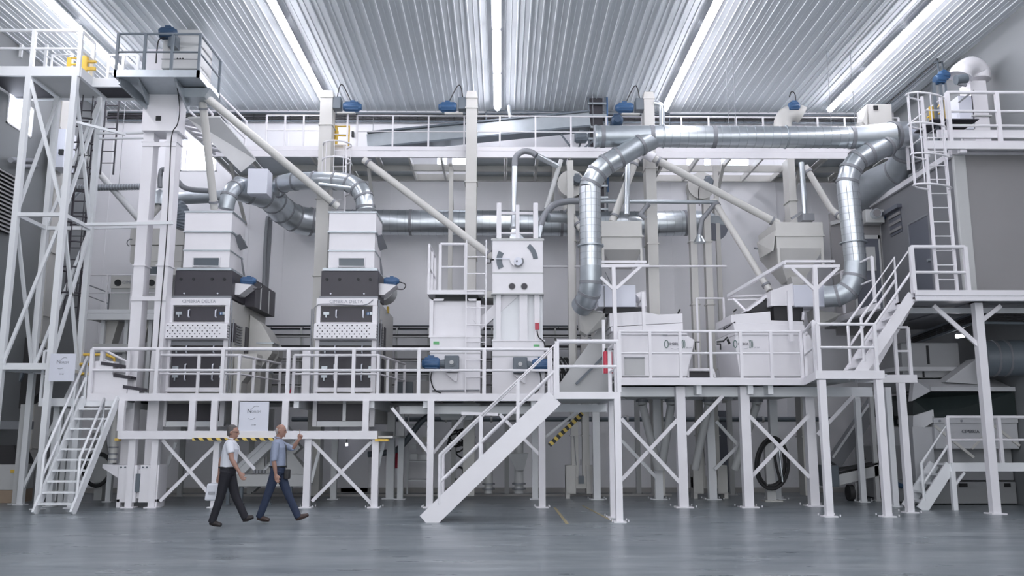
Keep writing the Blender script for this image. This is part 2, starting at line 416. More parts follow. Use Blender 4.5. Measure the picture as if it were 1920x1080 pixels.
# ================= left tower =================
TX0,TX1,TY0,TY1=-11.3,-10.2,20.0,21.35
TZ=fz(146,20.0)
t=thing('access_tower','tall white cross-braced steel tower at left carrying the high platform','tower',(TX0,TY0,0))
for x in(TX0,TX1):
    for y in(TY0,TY1):
        mb=MB(); column(mb,x,y,0,TZ,.13); part('leg',mb,'steelwhite',t)
zA=fz(405,20); zB=fz(690,20)
for z in (zA,zB):
    for a,b in(((TX0,TY0),(TX1,TY0)),((TX1,TY0),(TX1,TY1)),((TX0,TY1),(TX1,TY1)),((TX0,TY0),(TX0,TY1))):
        part('cross_beam',MB().bar((*a,z),(*b,z),.08,.09),'steelwhite',t)
for a,b in(((TX0,TY0,TZ),(TX1,TY0,zA)),((TX0,TY0,zB),(TX1,TY0,zA)),((TX1,TY1,TZ-.1),(TX1,TY0,zA)),((TX1,TY0,TZ-.1),(TX1,TY1,zA)),
           ((TX1,TY0,zB),(TX1,TY1,zA)),((TX1,TY1,zB),(TX1,TY0,zA)),((TX0,TY1,TZ-.1),(TX0,TY0,zA)),((TX0,TY1,zB),(TX1,TY1,zA)),((TX0,TY1,zA),(TX1,TY1,TZ)),((TX0,TY0,zA),(TX0,TY1,zB)),
           ((TX0,TY1,.3),(TX1,TY1,zB))):
    part('diagonal_brace',MB().bar(a,b,.06,.07),'steelwhite',t)
# top platform
t=thing('high_platform','white high platform on top of the left tower with dark grating underneath','platform',(TX0-1,TY0,TZ))
zt=fz(130,20.0)
parts('deck_beam',MB().box(-12.45,TX1+.1,TY0-.05,TY0+.03,TZ-.02,zt).box(-12.45,TX1+.1,TY1+.1,TY1+.18,TZ-.02,zt).box(TX1+.04,TX1+.12,TY0,TY1+.1,TZ-.02,zt).box(TX0-.06,TX0+.04,TY0,TY1,TZ-.02,zt),'steelwhite',t)
part('deck_grating',MB().box(-12.4,TX0-.05,TY0,TY1+.1,TZ+.02,TZ+.07),'grate',t)
part('deck_sheet',MB().box(TX0,TX1,TY0,TY1+.1,TZ+.02,TZ+.07),'offgrey',t)
gl=fx(215,140,20.6)
part('bridge_grating',MB().box(TX1+.12,gl+.3,TY0+.65,TY1+.1,TZ+.02,TZ+.07),'grate',t)
parts('bridge_beam',MB().box(TX1+.12,gl+.35,TY0+.58,TY0+.65,TZ-.03,zt-.02).box(TX1+.12,gl+.35,TY1+.08,TY1+.15,TZ-.03,zt-.02),'steelwhite',t)
railing('white railing along the front of the high left platform',[(-12.4,TY0,zt),(TX1+.05,TY0,zt),(TX1+.05,TY0+.65,zt)],[2,1],h=fz(62,20)-zt,w=.06,m='steelwhite')
railing('white railing behind the high bridge between tower and bucket elevator',[(TX1+.1,TY1+.05,zt),(gl+.2,TY1+.05,zt)],[2],h=.95,m='steelwhite')
railing('white railing at the rear of the high left platform with slanted handrail of a stair',[(-12.4,TY1+.1,zt+.9),(TX0+.2,TY1+.1,zt)],[2],h=1.0,m='steelwhite')
t=thing('safety_gate','yellow self-closing safety gate on the high left platform','gate',A(140,135,20.6))
def ygate(t,x0,x1,z0,z1,Y,dx=0):
    part('gate_frame',MB().tube([(x0,Y,z0),(x0,Y,z1),(x1,Y,z1),(x1,Y,z0),(x0,Y,z0)],.03,6),'yellow',t)
    part('gate_bar',MB().tube([(x0,Y,(z0+z1)/2),(x1,Y,(z0+z1)/2)],.025,6),'yellow',t)
    part('hinge_plate',MB().box(x0-.04,x0+.05,Y-.03,Y+.03,z0,z1),'yellow',t)
a=A(128,133,20.4); b=A(153,109,20.4); ygate(t,a.x,b.x,a.z,b.z,20.4)
part('spring_hinge',MB().box(b.x-.02,b.x+.16,20.36,20.44,a.z,b.z+.05),'yellow',t)
part('latch_arm',MB().box(b.x+.16,b.x+.36,20.36,20.44,b.z-.12,b.z-.07).box(b.x+.16,b.x+.36,20.36,20.44,a.z+.02,a.z+.1),'yellow',t)
# small white box frame on the platform
a=A(95,135,20.9); b=A(136,103,20.9); t=solo('equipment_frame',MB().tube([(a.x,20.9,a.z),(a.x,20.9,b.z),(b.x,20.9,b.z),(b.x,20.9,a.z)],.035,6).bar((a.x,20.9,b.z),(b.x,20.9,a.z+.1),.04),'steelwhite','small white pipe frame beside the yellow gate on the high platform','frame')
# wall louvre
p=AX(33,330,XL+.1); y1=p.y; y0=y1-3.2; zt2=fz(0,1)*0+AX(33,330,XL+.1).z; zb=AX(22,440,XL+.1).z
t=thing('wall_louvre','large dark slatted ventilation louvre on the left wall','louvre',(XL+.1,y0,zb))
part('frame',MB().box(XL,XL+.04,y0,y1,zb,zt2),'black',t)
for i in range(15):
    z=zb+(zt2-zb)*(i+.2)/15; part('slat',MB().hexa([(XL+.03,y0,z+.06),(XL+.14,y0,z-.03),(XL+.14,y1,z-.03),(XL+.03,y1,z+.06),(XL+.03,y0,z+.08),(XL+.15,y0,z-.01),(XL+.15,y1,z-.01),(XL+.03,y1,z+.08)]),'offgrey',t)
# black caged ladder inside the tower
zt_=fz(190,21.9); zb_=fz(600,21.9)
lx=fx(150,400,21.9)
ladder('dark caged ladder climbing inside the left tower',(lx-.2,21.9,zb_),(lx-.2,21.9,zt_),(.36,0,0),m='dark',rung=.3,name='caged_ladder',w=.04,cage=(.1,.98,9),out=(.25,-.95,0))
ladder('second dark ladder just behind the caged ladder at the left tower',(lx+.15,22.5,fz(330,22.5)),(lx+.15,22.5,fz(180,22.5)),(.34,0,0),m='dark',rung=.3,w=.035)
# ================= elevators =================
def elevator(label,x,y,w,d,gap,z0,z1,head=None,boot=None,m='cream',fl=2.4,nm='bucket_elevator',off=0):
    t=thing(nm,label,'elevator',(x,y,z0))
    xs=[x] if gap==0 else [x-gap/2,x+gap/2]
    for xx in xs:
        mb=MB().box(xx-w/2,xx+w/2,y-d/2,y+d/2,z0,z1); part('trunk',mb,m,t)
        mb=MB(); z=z0+fl*.7+off
        while z<z1: mb.box(xx-w/2-.03,xx+w/2+.03,y-d/2-.03,y+d/2+.03,z,z+.03); z+=fl
        parts('flange',mb,m,t)
    return t
# E1 front-left elevator
Y1=21.0
lx1=fx(281,300,Y1); lx2=fx(324,300,Y1); zt1=fz(250,Y1)
t=elevator('front-left white bucket elevator with two tall trunks and grey platform on top',(lx1+lx2)/2,Y1,.26,.34,lx2-lx1,.35,zt1,m='white',fl=3.1,nm='bucket_elevator')
E1=t
part('upper_trunk',MB().box(fx(278,200,Y1),fx(341,200,Y1),Y1-.3,Y1+.3,zt1-.05,fz(147,Y1)+.6),'white',t)
a=A(297,222,Y1-.31); part('inspection_cover',MB().box(a.x-.06,a.x+.06,Y1-.33,Y1-.3,a.z-.06,a.z+.06),'black',t)
part('upper_flange',MB().box(fx(276,248,Y1),fx(344,248,Y1),Y1-.33,Y1+.33,zt1-.08,zt1-.03),'white',t)
hz0=fz(128,19.9)+.02
part('head_casing',MB().box(fx(303,95,20.0),fx(372,95,20.0),20.05,21.0,hz0,fz(70,20.05)).frus((fx(303,95,20.0),fx(372,95,20.0),20.05,21.0),fz(70,20.05),(fx(318,95,20.0),fx(365,95,20.0),20.2,20.95),11.38),'offgrey',t,bevel=.02)
part('head_seam',MB().box(fx(303,95,20.0)-.01,fx(372,95,20.0)+.01,20.03,20.06,fz(113,20.0),fz(112,20)),'strap',t)
mb=MB()
for px in(333,338,343): a=A(px,110,20.04); mb.tube([(a.x,20.03,a.z),(a.x,20.06,a.z)],.02,8)
parts('grease_nipple',mb,'black',t)
a=A(320,66,19.95); mb=MB(); motor(mb,(a.x-.02,19.85,a.z),(1,.2,.15),.42,.13); part('drive_motor',mb,'navy',t,label='dark blue drive motor')
part('motor_bracket',MB().box(a.x+.0,a.x+.2,19.8,20.1,a.z-.35,a.z-.05),'slate',t)
part('motor_cable',MB().tube(smoothpath([(a.x-.05,19.8,a.z-.12),(a.x-.2,19.78,a.z-.2),(a.x-.22,19.75,a.z-.5),(a.x-.22,19.75,hz0)],5),.015,6),'rubber',t)
# cross ties and long black cable on the trunk
mb=MB()
for py in(275,420,562): z=fz(py,Y1-.1); mb.box(lx1-.13,lx2+.13,Y1-.2,Y1-.17,z-.05,z+.05)
parts('cross_tie',mb,'white',t)
mb=MB(); P=[A(330,150,20.3),A(337,200,20.3),A(333,232,20.3),A(322,255,20.4),A(318,330,20.45),A(312,450,20.45),A(303,560,20.45),A(294,680,20.45)]
part('power_cable',MB().tube(smoothpath(P,5),.014,6),'rubber',t)
# boot
bx0,bx1=fx(220,900,20.4),fx(296,900,20.4)
parts('boot_casing',MB().box(bx0,bx0+.42,20.42,20.95,.12,fz(872,20.4)).box(bx1-.42,bx1,20.42,20.95,.12,fz(872,20.4)).box(bx0+.3,bx1-.3,20.5,20.9,.2,fz(880,20.4)).box(bx0,bx0+.08,20.42,20.9,0,.2).box(bx1-.08,bx1,20.42,20.9,0,.2),'white',t,bevel=.01)
part('boot_inlet',MB().prism([(bx0,20.45,fz(872,20.4)),(bx0-.38,20.45,fz(870,20.4)),(bx0-.38,20.45,fz(877,20.4)),(bx0,20.45,fz(897,20.4))],(0,.4,0)),'white',t)
mb=MB()
for i in range(4):
    for q in(bx0+.06+i*.09,bx1-.36+i*.09): mb.tube([(q,20.4,fz(876,20.4)),(q,20.43,fz(876,20.4))],.02,8)
parts('bolt',mb,'slate',t); part('tension_screw',MB().box((bx0+bx1)/2-.05,(bx0+bx1)/2+.05,20.4,20.5,.35,.75),'slate',t)
# round spout pipe with clamps beside the boot
a=A(213,862,20.7); b=A(214,780,20.7)
t=thing('spout_pipe','vertical cream spout pipe with grey clamps feeding the inlet of the left elevator boot','pipe',a)
part('pipe',MB().tube([(a.x,20.65,fz(868,20.4)),(a.x,20.65,2.3)],.085,12),'cream',t)
for py in(852,840,862): z=fz(py,20.65); part('clamp',MB().tube([(a.x,20.65,z),(a.x,20.65,z+.035)],.105,12),'strap',t)
# grey galvanised platform around E1 head
gx0,gx1,gy0,gy1=fx(213,140,19.55),fx(373,140,19.55),19.55,21.1
gz0,gz1=fz(147,19.55),fz(134,19.55)
t=thing('head_platform','galvanised grey service platform around the head of the front-left elevator','platform',(gx0,gy0,gz0))
parts('edge_beam',MB().box(gx0,gx1,gy0,gy0+.06,gz0,gz1).box(gx1-.06,gx1,gy0,gy1,gz0,gz1).box(gx0,gx0+.06,gy0,gy1,gz0,gz1).box(gx0,gx1,gy1-.06,gy1,gz0,gz1),'galv2',t)
part('deck_plate',MB().box(gx0+.05,gx1-.05,gy0+.05,gy1-.05,gz0+.03,gz0+.06),'galv2',t)
for px0,px1,pb in((256,275,200),(326,352,213)):
    xa=fx(px0,150,gy0+.1); xb=fx(px1,200,Y1-.3)
    part('support_gusset',MB().prism([(xa,gy0+.1,gz0),(xa,gy0+.16,gz0-.06),(xb,Y1-.3,fz(pb,Y1-.3)),(xb,Y1-.3,gz0)],(.05,0,0)),'galv2',t)
part('gusset_flange',MB().bar((gx0+.1,gy0+.12,gz0-.02),(fx(275,200,Y1-.3),Y1-.3,fz(200,Y1-.3)),.05,.25),'galv2',t)
part('cone_shroud',MB().frus((fx(342,180,20.4),fx(386,180,20.4),20.3,20.9),fz(190,20.5),(fx(342,160,20.4),fx(400,160,20.4),20.2,21.05),gz0),'galv2',t)
railing('dark grey railing around the galvanised elevator platform',[(gx0+.03,gy0+.03,gz1),(gx1-.03,gy0+.03,gz1),(gx1-.03,gy1-.03,gz1)],[3,1],h=fz(66,gy0)-gz1,m='slate',w=.04)
# motor stand/bracket left of head
solo('ceiling_bracket',MB().bar(A(238,80,21.8),A(252,97,21.8),.07,.07).bar(A(257,106,21.8),A(272,120,21.8),.05,.05).bar(A(270,120,21.8),A(270,132,21.8),.07),'strap','dark slanted bracket under the ceiling behind the grey platform railing','bracket')
# E0 far-left elevator behind the tower
Y0=23.7; xa,xb=fx(66,500,Y0),fx(98,500,Y0)
t=elevator('far-left grey bucket elevator trunk behind the tower near the left wall',(xa+xb)/2,Y0,xb-xa,.5,0,.05,fz(190,Y0),m='cream',fl=1.75,nm='bucket_elevator')
part('head_cabinet',MB().box(fx(100,290,23.2),fx(123,290,23.2),23.1,23.7,fz(316,23.1),fz(245,23.1)),'signwhite',t)
a=A(115,285,23.08); part('cabinet_switch',MB().box(a.x-.06,a.x+.06,23.04,23.1,a.z-.07,a.z+.07),'black',t)
part('boot',MB().box(xa-.25,xb+.25,23.3,24.1,0,1.0),'offgrey',t,bevel=.02)
# dark fan housing behind it
t=thing('fan_housing','large dark round blower housing behind the left tower','blower',A(28,730,23.2))
c=A(26,700,23.4); part('volute',MB().tube([(c.x,23.1,c.z),(c.x,23.5,c.z)],1.0,28),'rubber',t); part('inlet_ring',MB().tube([(c.x,23.0,c.z),(c.x,23.1,c.z)],.45,20),'slate',t)
parts('stand_leg',MB().bar((c.x-.5,23.3,0),(c.x-.3,23.3,c.z),.1).bar((c.x+.5,23.3,0),(c.x+.3,23.3,c.z),.1),'offgrey',t)
t=thing('intake_bin','low pale machine with dark rubber lid at the far left edge of the floor','machine',A(10,900,22.2))
a=V((XL+.05,22.2,0)); b=A(42,870,22.2)
part('body',MB().box(a.x,b.x,22.0,22.8,.3,b.z),'offgrey',t,bevel=.02); part('lid',MB().frus((a.x,b.x,22.0,22.8),b.z,(a.x,b.x-.2,22.1,22.7),b.z+.45),'rubber',t)
part('skid',MB().box(a.x,b.x,22.0,22.8,0,.3),'wood',t); part('warning_patch',MB().box(a.x+.5,a.x+.62,21.98,22.0,b.z-.2,b.z-.13),'yellow',t)
t=solo('grey_beam',MB().box(XL+.0,fx(60,790,22.4),22.2,22.5,fz(805,22.3),fz(790,22.3)),'strap','dark horizontal beam above the low pale machine at the left edge','beam')
# screw conveyor tube high on wall, pipes around it
t=thing('screw_conveyor','long horizontal grey perforated conveyor tube behind the left tower','conveyor',A(130,352,24.3))
a=A(130,353,24.3); b=A(265,350,24.3); part('tube',MB().tube([a,b],.09,12),'strap',t)
mb=MB()
for i in range(26): c=a.lerp(b,(i+.5)/26); mb.tube([c-V((.01,0,0)),c+V((.01,0,0))],.1,12)
parts('ring',mb,'galv2',t)
part('spout',MB().tube([A(150,356,24.3),A(128,378,24.3)],.08,10),'galv2',t)
t=solo('wall_pipe_pair',MB().tube([AX(20,300,XL+.3),A(88,302,23.9)],.07,8).tube([AX(36,312,XL+.3),A(88,312,23.9)],.06,8),'strap','pair of short dark pipes from the left wall to the far-left elevator','pipe')
t=solo('diagonal_pipe',MB().tube([A(140,272,24.6),A(282,436,24.2)],.09,10),'offgrey','long pale diagonal pipe falling from upper left behind the tower to the left elevator','pipe')
t=solo('tie_beam',MB().bar(A(160,421,20.7),A(325,418,20.45),.06,.07).bar(A(165,428,21.5),A(270,426,20.9),.05,.05),'steelwhite','white tie beams joining the left tower to the front-left elevator at mid height','beam')
t=solo('tie_beam',MB().bar(A(140,228,20.1),A(235,252,20.9),.05,.06).bar(A(182,250,21.3),A(278,249,20.9),.05,.05).bar(A(185,260,21.3),A(278,259,20.9),.04,.04),'steelwhite','white upper tie beams between the left tower and elevator below the high platform','beam')
# ================= front stair at left, sign, low platform =================
s0=A(64,962,18.75); s1=A(135,963,18.75); YT=20.3; zT=fz(752,YT)
wv=V((s1.x-s0.x,0,0))
SL=stair('steep white steel staircase at far left facing the camera with open treads',(s0.x,18.75,0),(s0.x+.1,YT,zT+.05),wv,11,m='steelwhite',sw=.2,h=.95,railsides=(0,))
a=V((s0.x+wv.x,18.75,0)).lerp(V((s0.x+.1+wv.x,YT,zT+.05)),.08); b=V((s0.x+wv.x,18.75,0)).lerp(V((s0.x+.1+wv.x,YT,zT+.05)),.6); U=V((0,0,.95))
h_=part('handrail',MB().tube([a,a+U,b+U,b],.03,8),'steelwhite',SL); part('mid_rail',MB().tube([a+U*.55,b+U*.55],.024,8),'steelwhite',h_)
t=thing('low_platform','white low platform left of the grain cleaners at the head of the left staircase','platform',(s0.x-.3,YT,zT))
xl=fx(74,752,20.4); xr=fx(238,752,20.4)
parts('edge_beam',MB().box(xl,xr,20.36,20.44,zT-.12,zT+.06).box(xl,xl+.08,20.4,22.4,zT-.12,zT+.06),'steelwhite',t)
part('deck_grating',MB().box(xl,xr,20.44,22.4,zT-.02,zT+.03),'grate',t)
for px,py in((93,950),(133,953)): 
    a=fl(px,py); mb=MB(); column(mb,a.x,a.y,0,zT-.1,.13); part('leg',mb,'steelwhite',t)
for px in(110,122,210): mb=MB(); column(mb,fx(px,850,22.3),22.3,0,zT-.1,.12); part('leg',mb,'steelwhite',t)
railing('white railing at the far left end of the low platform beside the sign board',[A(76,752,20.4)+V((0,0,.0)),A(92,752,20.4)],[1],h=1.15,m='steelwhite',w=.04)
a=A(156,748,20.35)
t=solo('mid_landing',MB().box(fx(-25,690,20.2),fx(92,690,20.2),20.1,20.2,fz(690,20.15),fz(682,20.15)).box(fx(-25,690,20.2),fx(92,690,20.2),20.2,21.4,fz(692,20.15),fz(688,20.15)),'steelwhite','white beam and sheet landing crossing the left tower behind the sign board','landing')
def sign(label,px0,px1,py0,py1,Y,m='signwhite',faint=False):
    a=A(px0,py1,Y); b=A(px1,py0,Y); t=thing('company_sign',label,'sign',(a.x,Y,a.z)); w=b.x-a.x; h=b.z-a.z
    part('board',MB().box(a.x,b.x,Y-.01,Y+.012,a.z,b.z),m,t)
    c=(a.x+b.x)/2; pm='printfaint' if faint else 'print'
    lettering('initial_letter','N',(c-w*.16,Y-.014,a.z+h*.64),h*.19,pm,t)
    lettering('name_lettering','OREM',(c+w*.07,Y-.014,a.z+h*.64),h*.115,'printfaint',t)
    for s,zc in((1,.70),(-1,.60)):
        pts=arc((c+s*w*.08*1,Y-.014,a.z+h*zc),V((1,0,0)),V((0,0,1)),w*.17,(.35*PI if s>0 else 1.3*PI),(.85*PI if s>0 else 1.75*PI),8)
        part('swoosh',MB().tube(pts,.006,5),'printfaint',t)
    lettering('number_lettering','21-60',(c-w*.0,Y-.014,a.z+h*.24),h*.065,'printfaint',t)
    return t
sign('white company sign board hung on the left tower above the left staircase',91,143,663,715,19.85,faint=True)
sign('white company sign board hung below the deck edge above the man in white',447,505,753,812,20.28)
# yellow bars and dark-tread steps on deck
t=thing('safety_rail_yellow','yellow pipe safety rail beside the short steps on the left of the deck','rail',A(165,700,21.2))
for pts in([A(150,665,21.4),A(200,665,21.4),A(214,672,21.4),A(214,690,21.4)],[A(150,683,21.2),A(167,683,21.2)],[A(148,701,21.2),A(167,701,21.2)]): part('bar',MB().tube(pts,.035,8),'yellow',t)
t=thing('short_steps','white short steps with dark treads at the left end of the deck','steps',A(200,738,20.7))
zd=2.56
for px0,px1,pt in((190,228,681),(213,246,703),(231,267,725)):
    a=A(px0,pt,20.5); b=A(px1,pt,20.5)
    part('tread',MB().hexa([(a.x,20.48,a.z-.04),(b.x,20.48,a.z-.10),(b.x,20.8,a.z-.10),(a.x,20.8,a.z-.04),(a.x,20.48,a.z+.04),(b.x,20.48,a.z-.03),(b.x,20.8,a.z-.03),(a.x,20.8,a.z+.04)]),'dark',t)
parts('side_casing',MB().box(fx(172,700,20.5),fx(211,700,20.5),20.5,20.8,zd,fz(678,20.5)).box(fx(211,700,20.5),fx(240,700,20.5),20.5,20.8,zd,fz(703,20.5)).box(fx(240,720,20.5),fx(262,720,20.5),20.5,20.8,zd,fz(727,20.5)),'white',t)
railing('low white slanted handrail above the short steps',[A(193,690,20.85),A(236,712,20.85)],[1],h=.42,m='white',w=.04)
# ================= upper walkway along the back wall =================
CY=23.6; cz0=fz(296,CY); cz1=fz(277,CY); cxl=fx(392,290,CY); cxr=fx(1700,290,CY)
t=thing('upper_walkway','long white upper walkway across the hall below the ceiling','walkway',(cxl,CY,cz0))
part('front_channel',MB().box(cxl,cxr,CY-.04,CY+.04,cz0,cz1-.12),'white',t)
part('toe_board',MB().box(cxl,cxr,CY-.02,CY+.0,cz1-.10,cz1+.02),'white',t)
part('rear_channel',MB().box(cxl,cxr,25.8,25.9,cz0,cz1-.1),'cream',t)
part('middle_channel',MB().box(cxl+2,cxr,24.75,24.83,cz0-.02,cz1-.12),'cream',t)
n=0; x=cxl+.15
mb=MB(); pl=MB()
while x<cxr-.3:
    mb.bar((x,CY,cz0+.06),(x+.0,25.85,cz0+.06),.06,.16)
    if not any(w[0]-1.0<x+.45<w[1]+.4 for w in wins[1:]): pl.box(x+.05,x+.85,CY+.05,25.8,cz1-.16,cz1-.13)
    x+=.9
parts('joist',mb,'cream',t); parts('deck_panel',pl,'galv2',t)
mb=MB()
for px in(452,700,848,1035,1340,1480,1640):
    xx=fx(px,310,25.2); mb.bar((xx,25.95,7.9),(xx,24.2,cz0+.02),.07,.09)
parts('wall_bracket',mb,'cream',t)
mb=MB()
for px in(845,1068,1345,1487):
    xx=fx(px,420,24.3); mb.box(xx-.06,xx+.06,24.24,24.36,2.5,cz0)
parts('support_post',mb,'cream',t)
rh=fz(218,CY)-cz1
railing('white railing along the upper walkway, left stretch before the second elevator',[(fx(497,290,CY),CY,cz1),(fx(602,290,CY),CY,cz1)],[3],h=rh,mids=(.52,))
railing('white railing along the upper walkway, middle stretch up to the silver header duct',[(fx(668,290,CY),CY,cz1),(fx(1205,290,CY),CY,cz1)],[8],h=rh,mids=(.5,))
railing('white railing along the upper walkway, right stretch behind the silver header duct',[(fx(1228,290,CY),CY,cz1),(fx(1690,290,CY),CY,cz1)],[9],h=rh,mids=(.5,))
# stair from walkway up to head platform
a=A(466,300,23.4); b=A(384,222,21.6)
stair('white steel stair climbing from the upper walkway to the grey elevator platform',(a.x,a.y,a.z),(b.x,b.y,b.z),(-.75,-.55,0),8,m='white',sw=.12,h=1.0)
t=solo('stair_soffit',MB().hexa([A(352,222,21.2),A(412,220,21.7),A(480,300,23.5),A(452,323,23.0)]+[q+V((0,0,.04)) for q in (A(352,222,21.2),A(412,220,21.7),A(480,300,23.5),A(452,323,23.0))]),'offgrey','pale sheet underside of the stair between upper walkway and grey platform','panel')
t=thing('safety_gate','yellow safety gate on the upper walkway beside the second elevator','gate',A(632,275,23.5))
a=A(628,272,23.5); b=A(655,237,23.5); ygate(t,a.x,b.x,a.z,b.z,23.5); part('person_net',MB().tube([(a.x+.02,23.48,a.z),(a.x+.05,23.48,a.z+.35),(a.x+.0,23.48,b.z)],.05,8),'yellow',t)
lx=fx(622,300,23.3)
ladder('white caged ladder beside the second elevator passing through the upper walkway',(lx,23.3,3.0),(lx,23.3,fz(213,23.3)),(.4,0,0),rung=.3,w=.045,cage=(.68,.86,4),out=(0,-1,0))
# wall sockets etc
solo('wall_switch_box',MB().box(*[fx(659,250,25.9),fx(663,250,25.9)],25.9,26,fz(257,25.9),fz(247,25.9)),'black','small black box on the back wall right of the yellow walkway gate','switch')
solo('notice_plate',MB().box(*[fx(976,232,25.9),fx(982,232,25.9)],25.95,26,fz(236,25.9),fz(229,25.9)),'red','tiny red notice on the back wall above the inclined conveyor','notice')
# ================= rear elevators =================
YE=23.2
def relev(px,py,wpx,label,z0=.1,ztop=None,head=True,mot=0,m='cream',yy=YE,pw=None,fl=2.1,off=0):
    x=fx(px,py,yy); w=wpx*yy/1650.
    t=elevator(label,x,yy,w,.45,0,z0,ztop or fz(190,yy),m=m,fl=fl,off=off)
    if head: part('head_cap',MB().frus((x-w/2-.02,x+w/2+.02,yy-.25,yy+.25),fz(190,yy),(x-w/2+.02,x+w/2-.02,yy-.2,yy+.25),fz(176,yy)),m,t)
    if mot:
        z=fz(203,yy); xm=x+mot*(w/2+.1)
        part('gearbox',MB().box(xm-.12,xm+.12,yy-.2,yy+.1,z-.1,z+.25),'slate',t,label='dark gearbox',bevel=.02)
        mb=MB(); motor(mb,(xm+mot*.42,yy-.05,z),(mot,0,0),.5,.13); part('drive_motor',mb,'blue',t,label='blue drive motor')
        part('motor_bracket',MB().box(min(xm,xm+mot*.5),max(xm,xm+mot*.5),yy-.1,yy,z-.2,z-.16),m,t)
        part('motor_cable',MB().tube(smoothpath([(xm,yy-.1,z+.25),(xm+mot*.05,yy-.1,z+.55),(xm+mot*.15,yy-.1,z+.6),(xm+mot*.4,yy-.1,z+.1)],5),.015,6),'rubber',t)
    return t,x,w
relev(613,250,24,'second white bucket elevator, behind the right grain cleaner, with blue motor at right',mot=1)
relev(884,300,21,'white bucket elevator between the grain cleaners and bins with blue motor at left',mot=-1,off=.5)
t,x,w=relev(1219,360,20,'white bucket elevator behind the silver header duct with blue motor at left',mot=-1,off=.9)
z=fz(228,YE-.4); mb=MB(); motor(mb,(fx(1156,228,YE-.4),YE-.4,z),(0,-1,0),.5,.16); part('second_motor',mb,'navy',t,label='dark blue motor')
t,x,w=relev(1480,340,14,'pale elevator with curved head above the right end of the silver header duct',head=False,ztop=fz(300,YE),m='cream')
c=A(1470,215,YE); part('curved_head',MB().tube(arc((c.x+.3,YE,c.z-.3),V((1,0,0)),V((0,0,1)),.36,PI*.3,PI,8)+[V((c.x-.06,YE,c.z-.6))],.24,14),'cream',t)
mb=MB(); q=A(1489,200,YE-.2); motor(mb,(q.x,q.y,q.z),(1,0,0),.3,.12); part('drive_motor',mb,'blue',t,label='blue drive motor')
part('motor_cable',MB().tube(smoothpath([A(1480,182,YE),A(1484,172,YE),A(1491,178,YE),A(1493,205,YE)],5),.015,6),'rubber',t)
t,x,w=relev(1612,250,16,'pale elevator head cabinet by the ceiling right of the silver duct fork',head=False,z0=cz1,ztop=fz(232,YE),m='cream')
part('head_cabinet',MB().frus((fx(1623,210,22.9),fx(1672,210,22.9),22.9,23.6),fz(234,22.9),(fx(1626,210,22.9),fx(1673,210,22.9),22.9,23.6),fz(192,22.9)),'cream',t,bevel=.02)
part('spout',MB().prism([A(1623,234,22.9),A(1618,228,22.9),A(1626,195,22.9),A(1630,234,22.9)],(0,.5,0)),'cream',t)
a=A(1642,202,22.88); part('inspection_cover',MB().box(a.x-.06,a.x+.06,22.86,22.9,a.z-.06,a.z+.06),'black',t)
# small round-headed elevators (two trunks)
def relev2(pc,py,label,pa,pb,yy=23.6,ztop=None):
    xa,xb=fx(pa,480,yy),fx(pb,480,yy); c=A(pc,py,yy)
    t=thing('bucket_elevator',label,'elevator',(xa,yy,.1))
    for xx in(xa,xb):
        part('trunk',MB().box(xx-.09,xx+.09,yy-.12,yy+.12,.4,c.z),'cream',t)
        mb=MB(); z=1.6
        while z<c.z-.2: mb.box(xx-.12,xx+.12,yy-.15,yy+.15,z,z+.03); z+=1.75
        parts('flange',mb,'cream',t)
    part('round_head',MB().tube([(c.x,yy-.2,c.z),(c.x,yy+.2,c.z)],.36,24),'cream',t)
    part('head_rim',MB().tube([(c.x,yy-.23,c.z),(c.x,yy-.2,c.z)],.38,24),'cream',t)
    mb=MB(); motor(mb,(c.x+.15,yy-.35,c.z+.05),(0,1,0),.3,.13); part('drive_motor',mb,'slate',t,label='dark blue-grey motor')
    part('motor_cable',MB().tube(smoothpath([(c.x+.1,yy-.4,c.z),(c.x-.1,yy-.35,c.z-.1),(c.x-.1,yy-.3,c.z-.6)],5),.012,6),'rubber',t)
    bw=(xb-xa)/2+.25; bc=(xa+xb)/2
    parts('boot',MB().box(bc-bw,bc-bw+.26,yy-.2,yy+.2,.12,.85).box(bc+bw-.26,bc+bw,yy-.2,yy+.2,.12,.85).box(bc-bw,bc+bw,yy-.15,yy+.15,.25,.55),'cream',t,bevel=.01)
    parts('foot',MB().box(bc-bw,bc-bw+.1,yy-.2,yy+.2,0,.14).box(bc+bw-.1,bc+bw,yy-.2,yy+.2,0,.14),'cream',t)
    part('boot_bearing',MB().box(bc-.07,bc+.07,yy-.25,yy-.2,.38,.58),'slate',t)
    parts('tension_rod',MB().tube([(bc-.12,yy-.18,.85),(bc-.17,yy-.18,1.6)],.008,5).tube([(bc,yy-.18,.85),(bc,yy-.18,1.0)],.012,5),'strap',t)
relev2(1070,348,'small round-headed white elevator right of the white divider tower',1073,1093)
relev2(1312,352,'small round-headed white elevator between the two hoppers, with twin trunks',1300,1327)
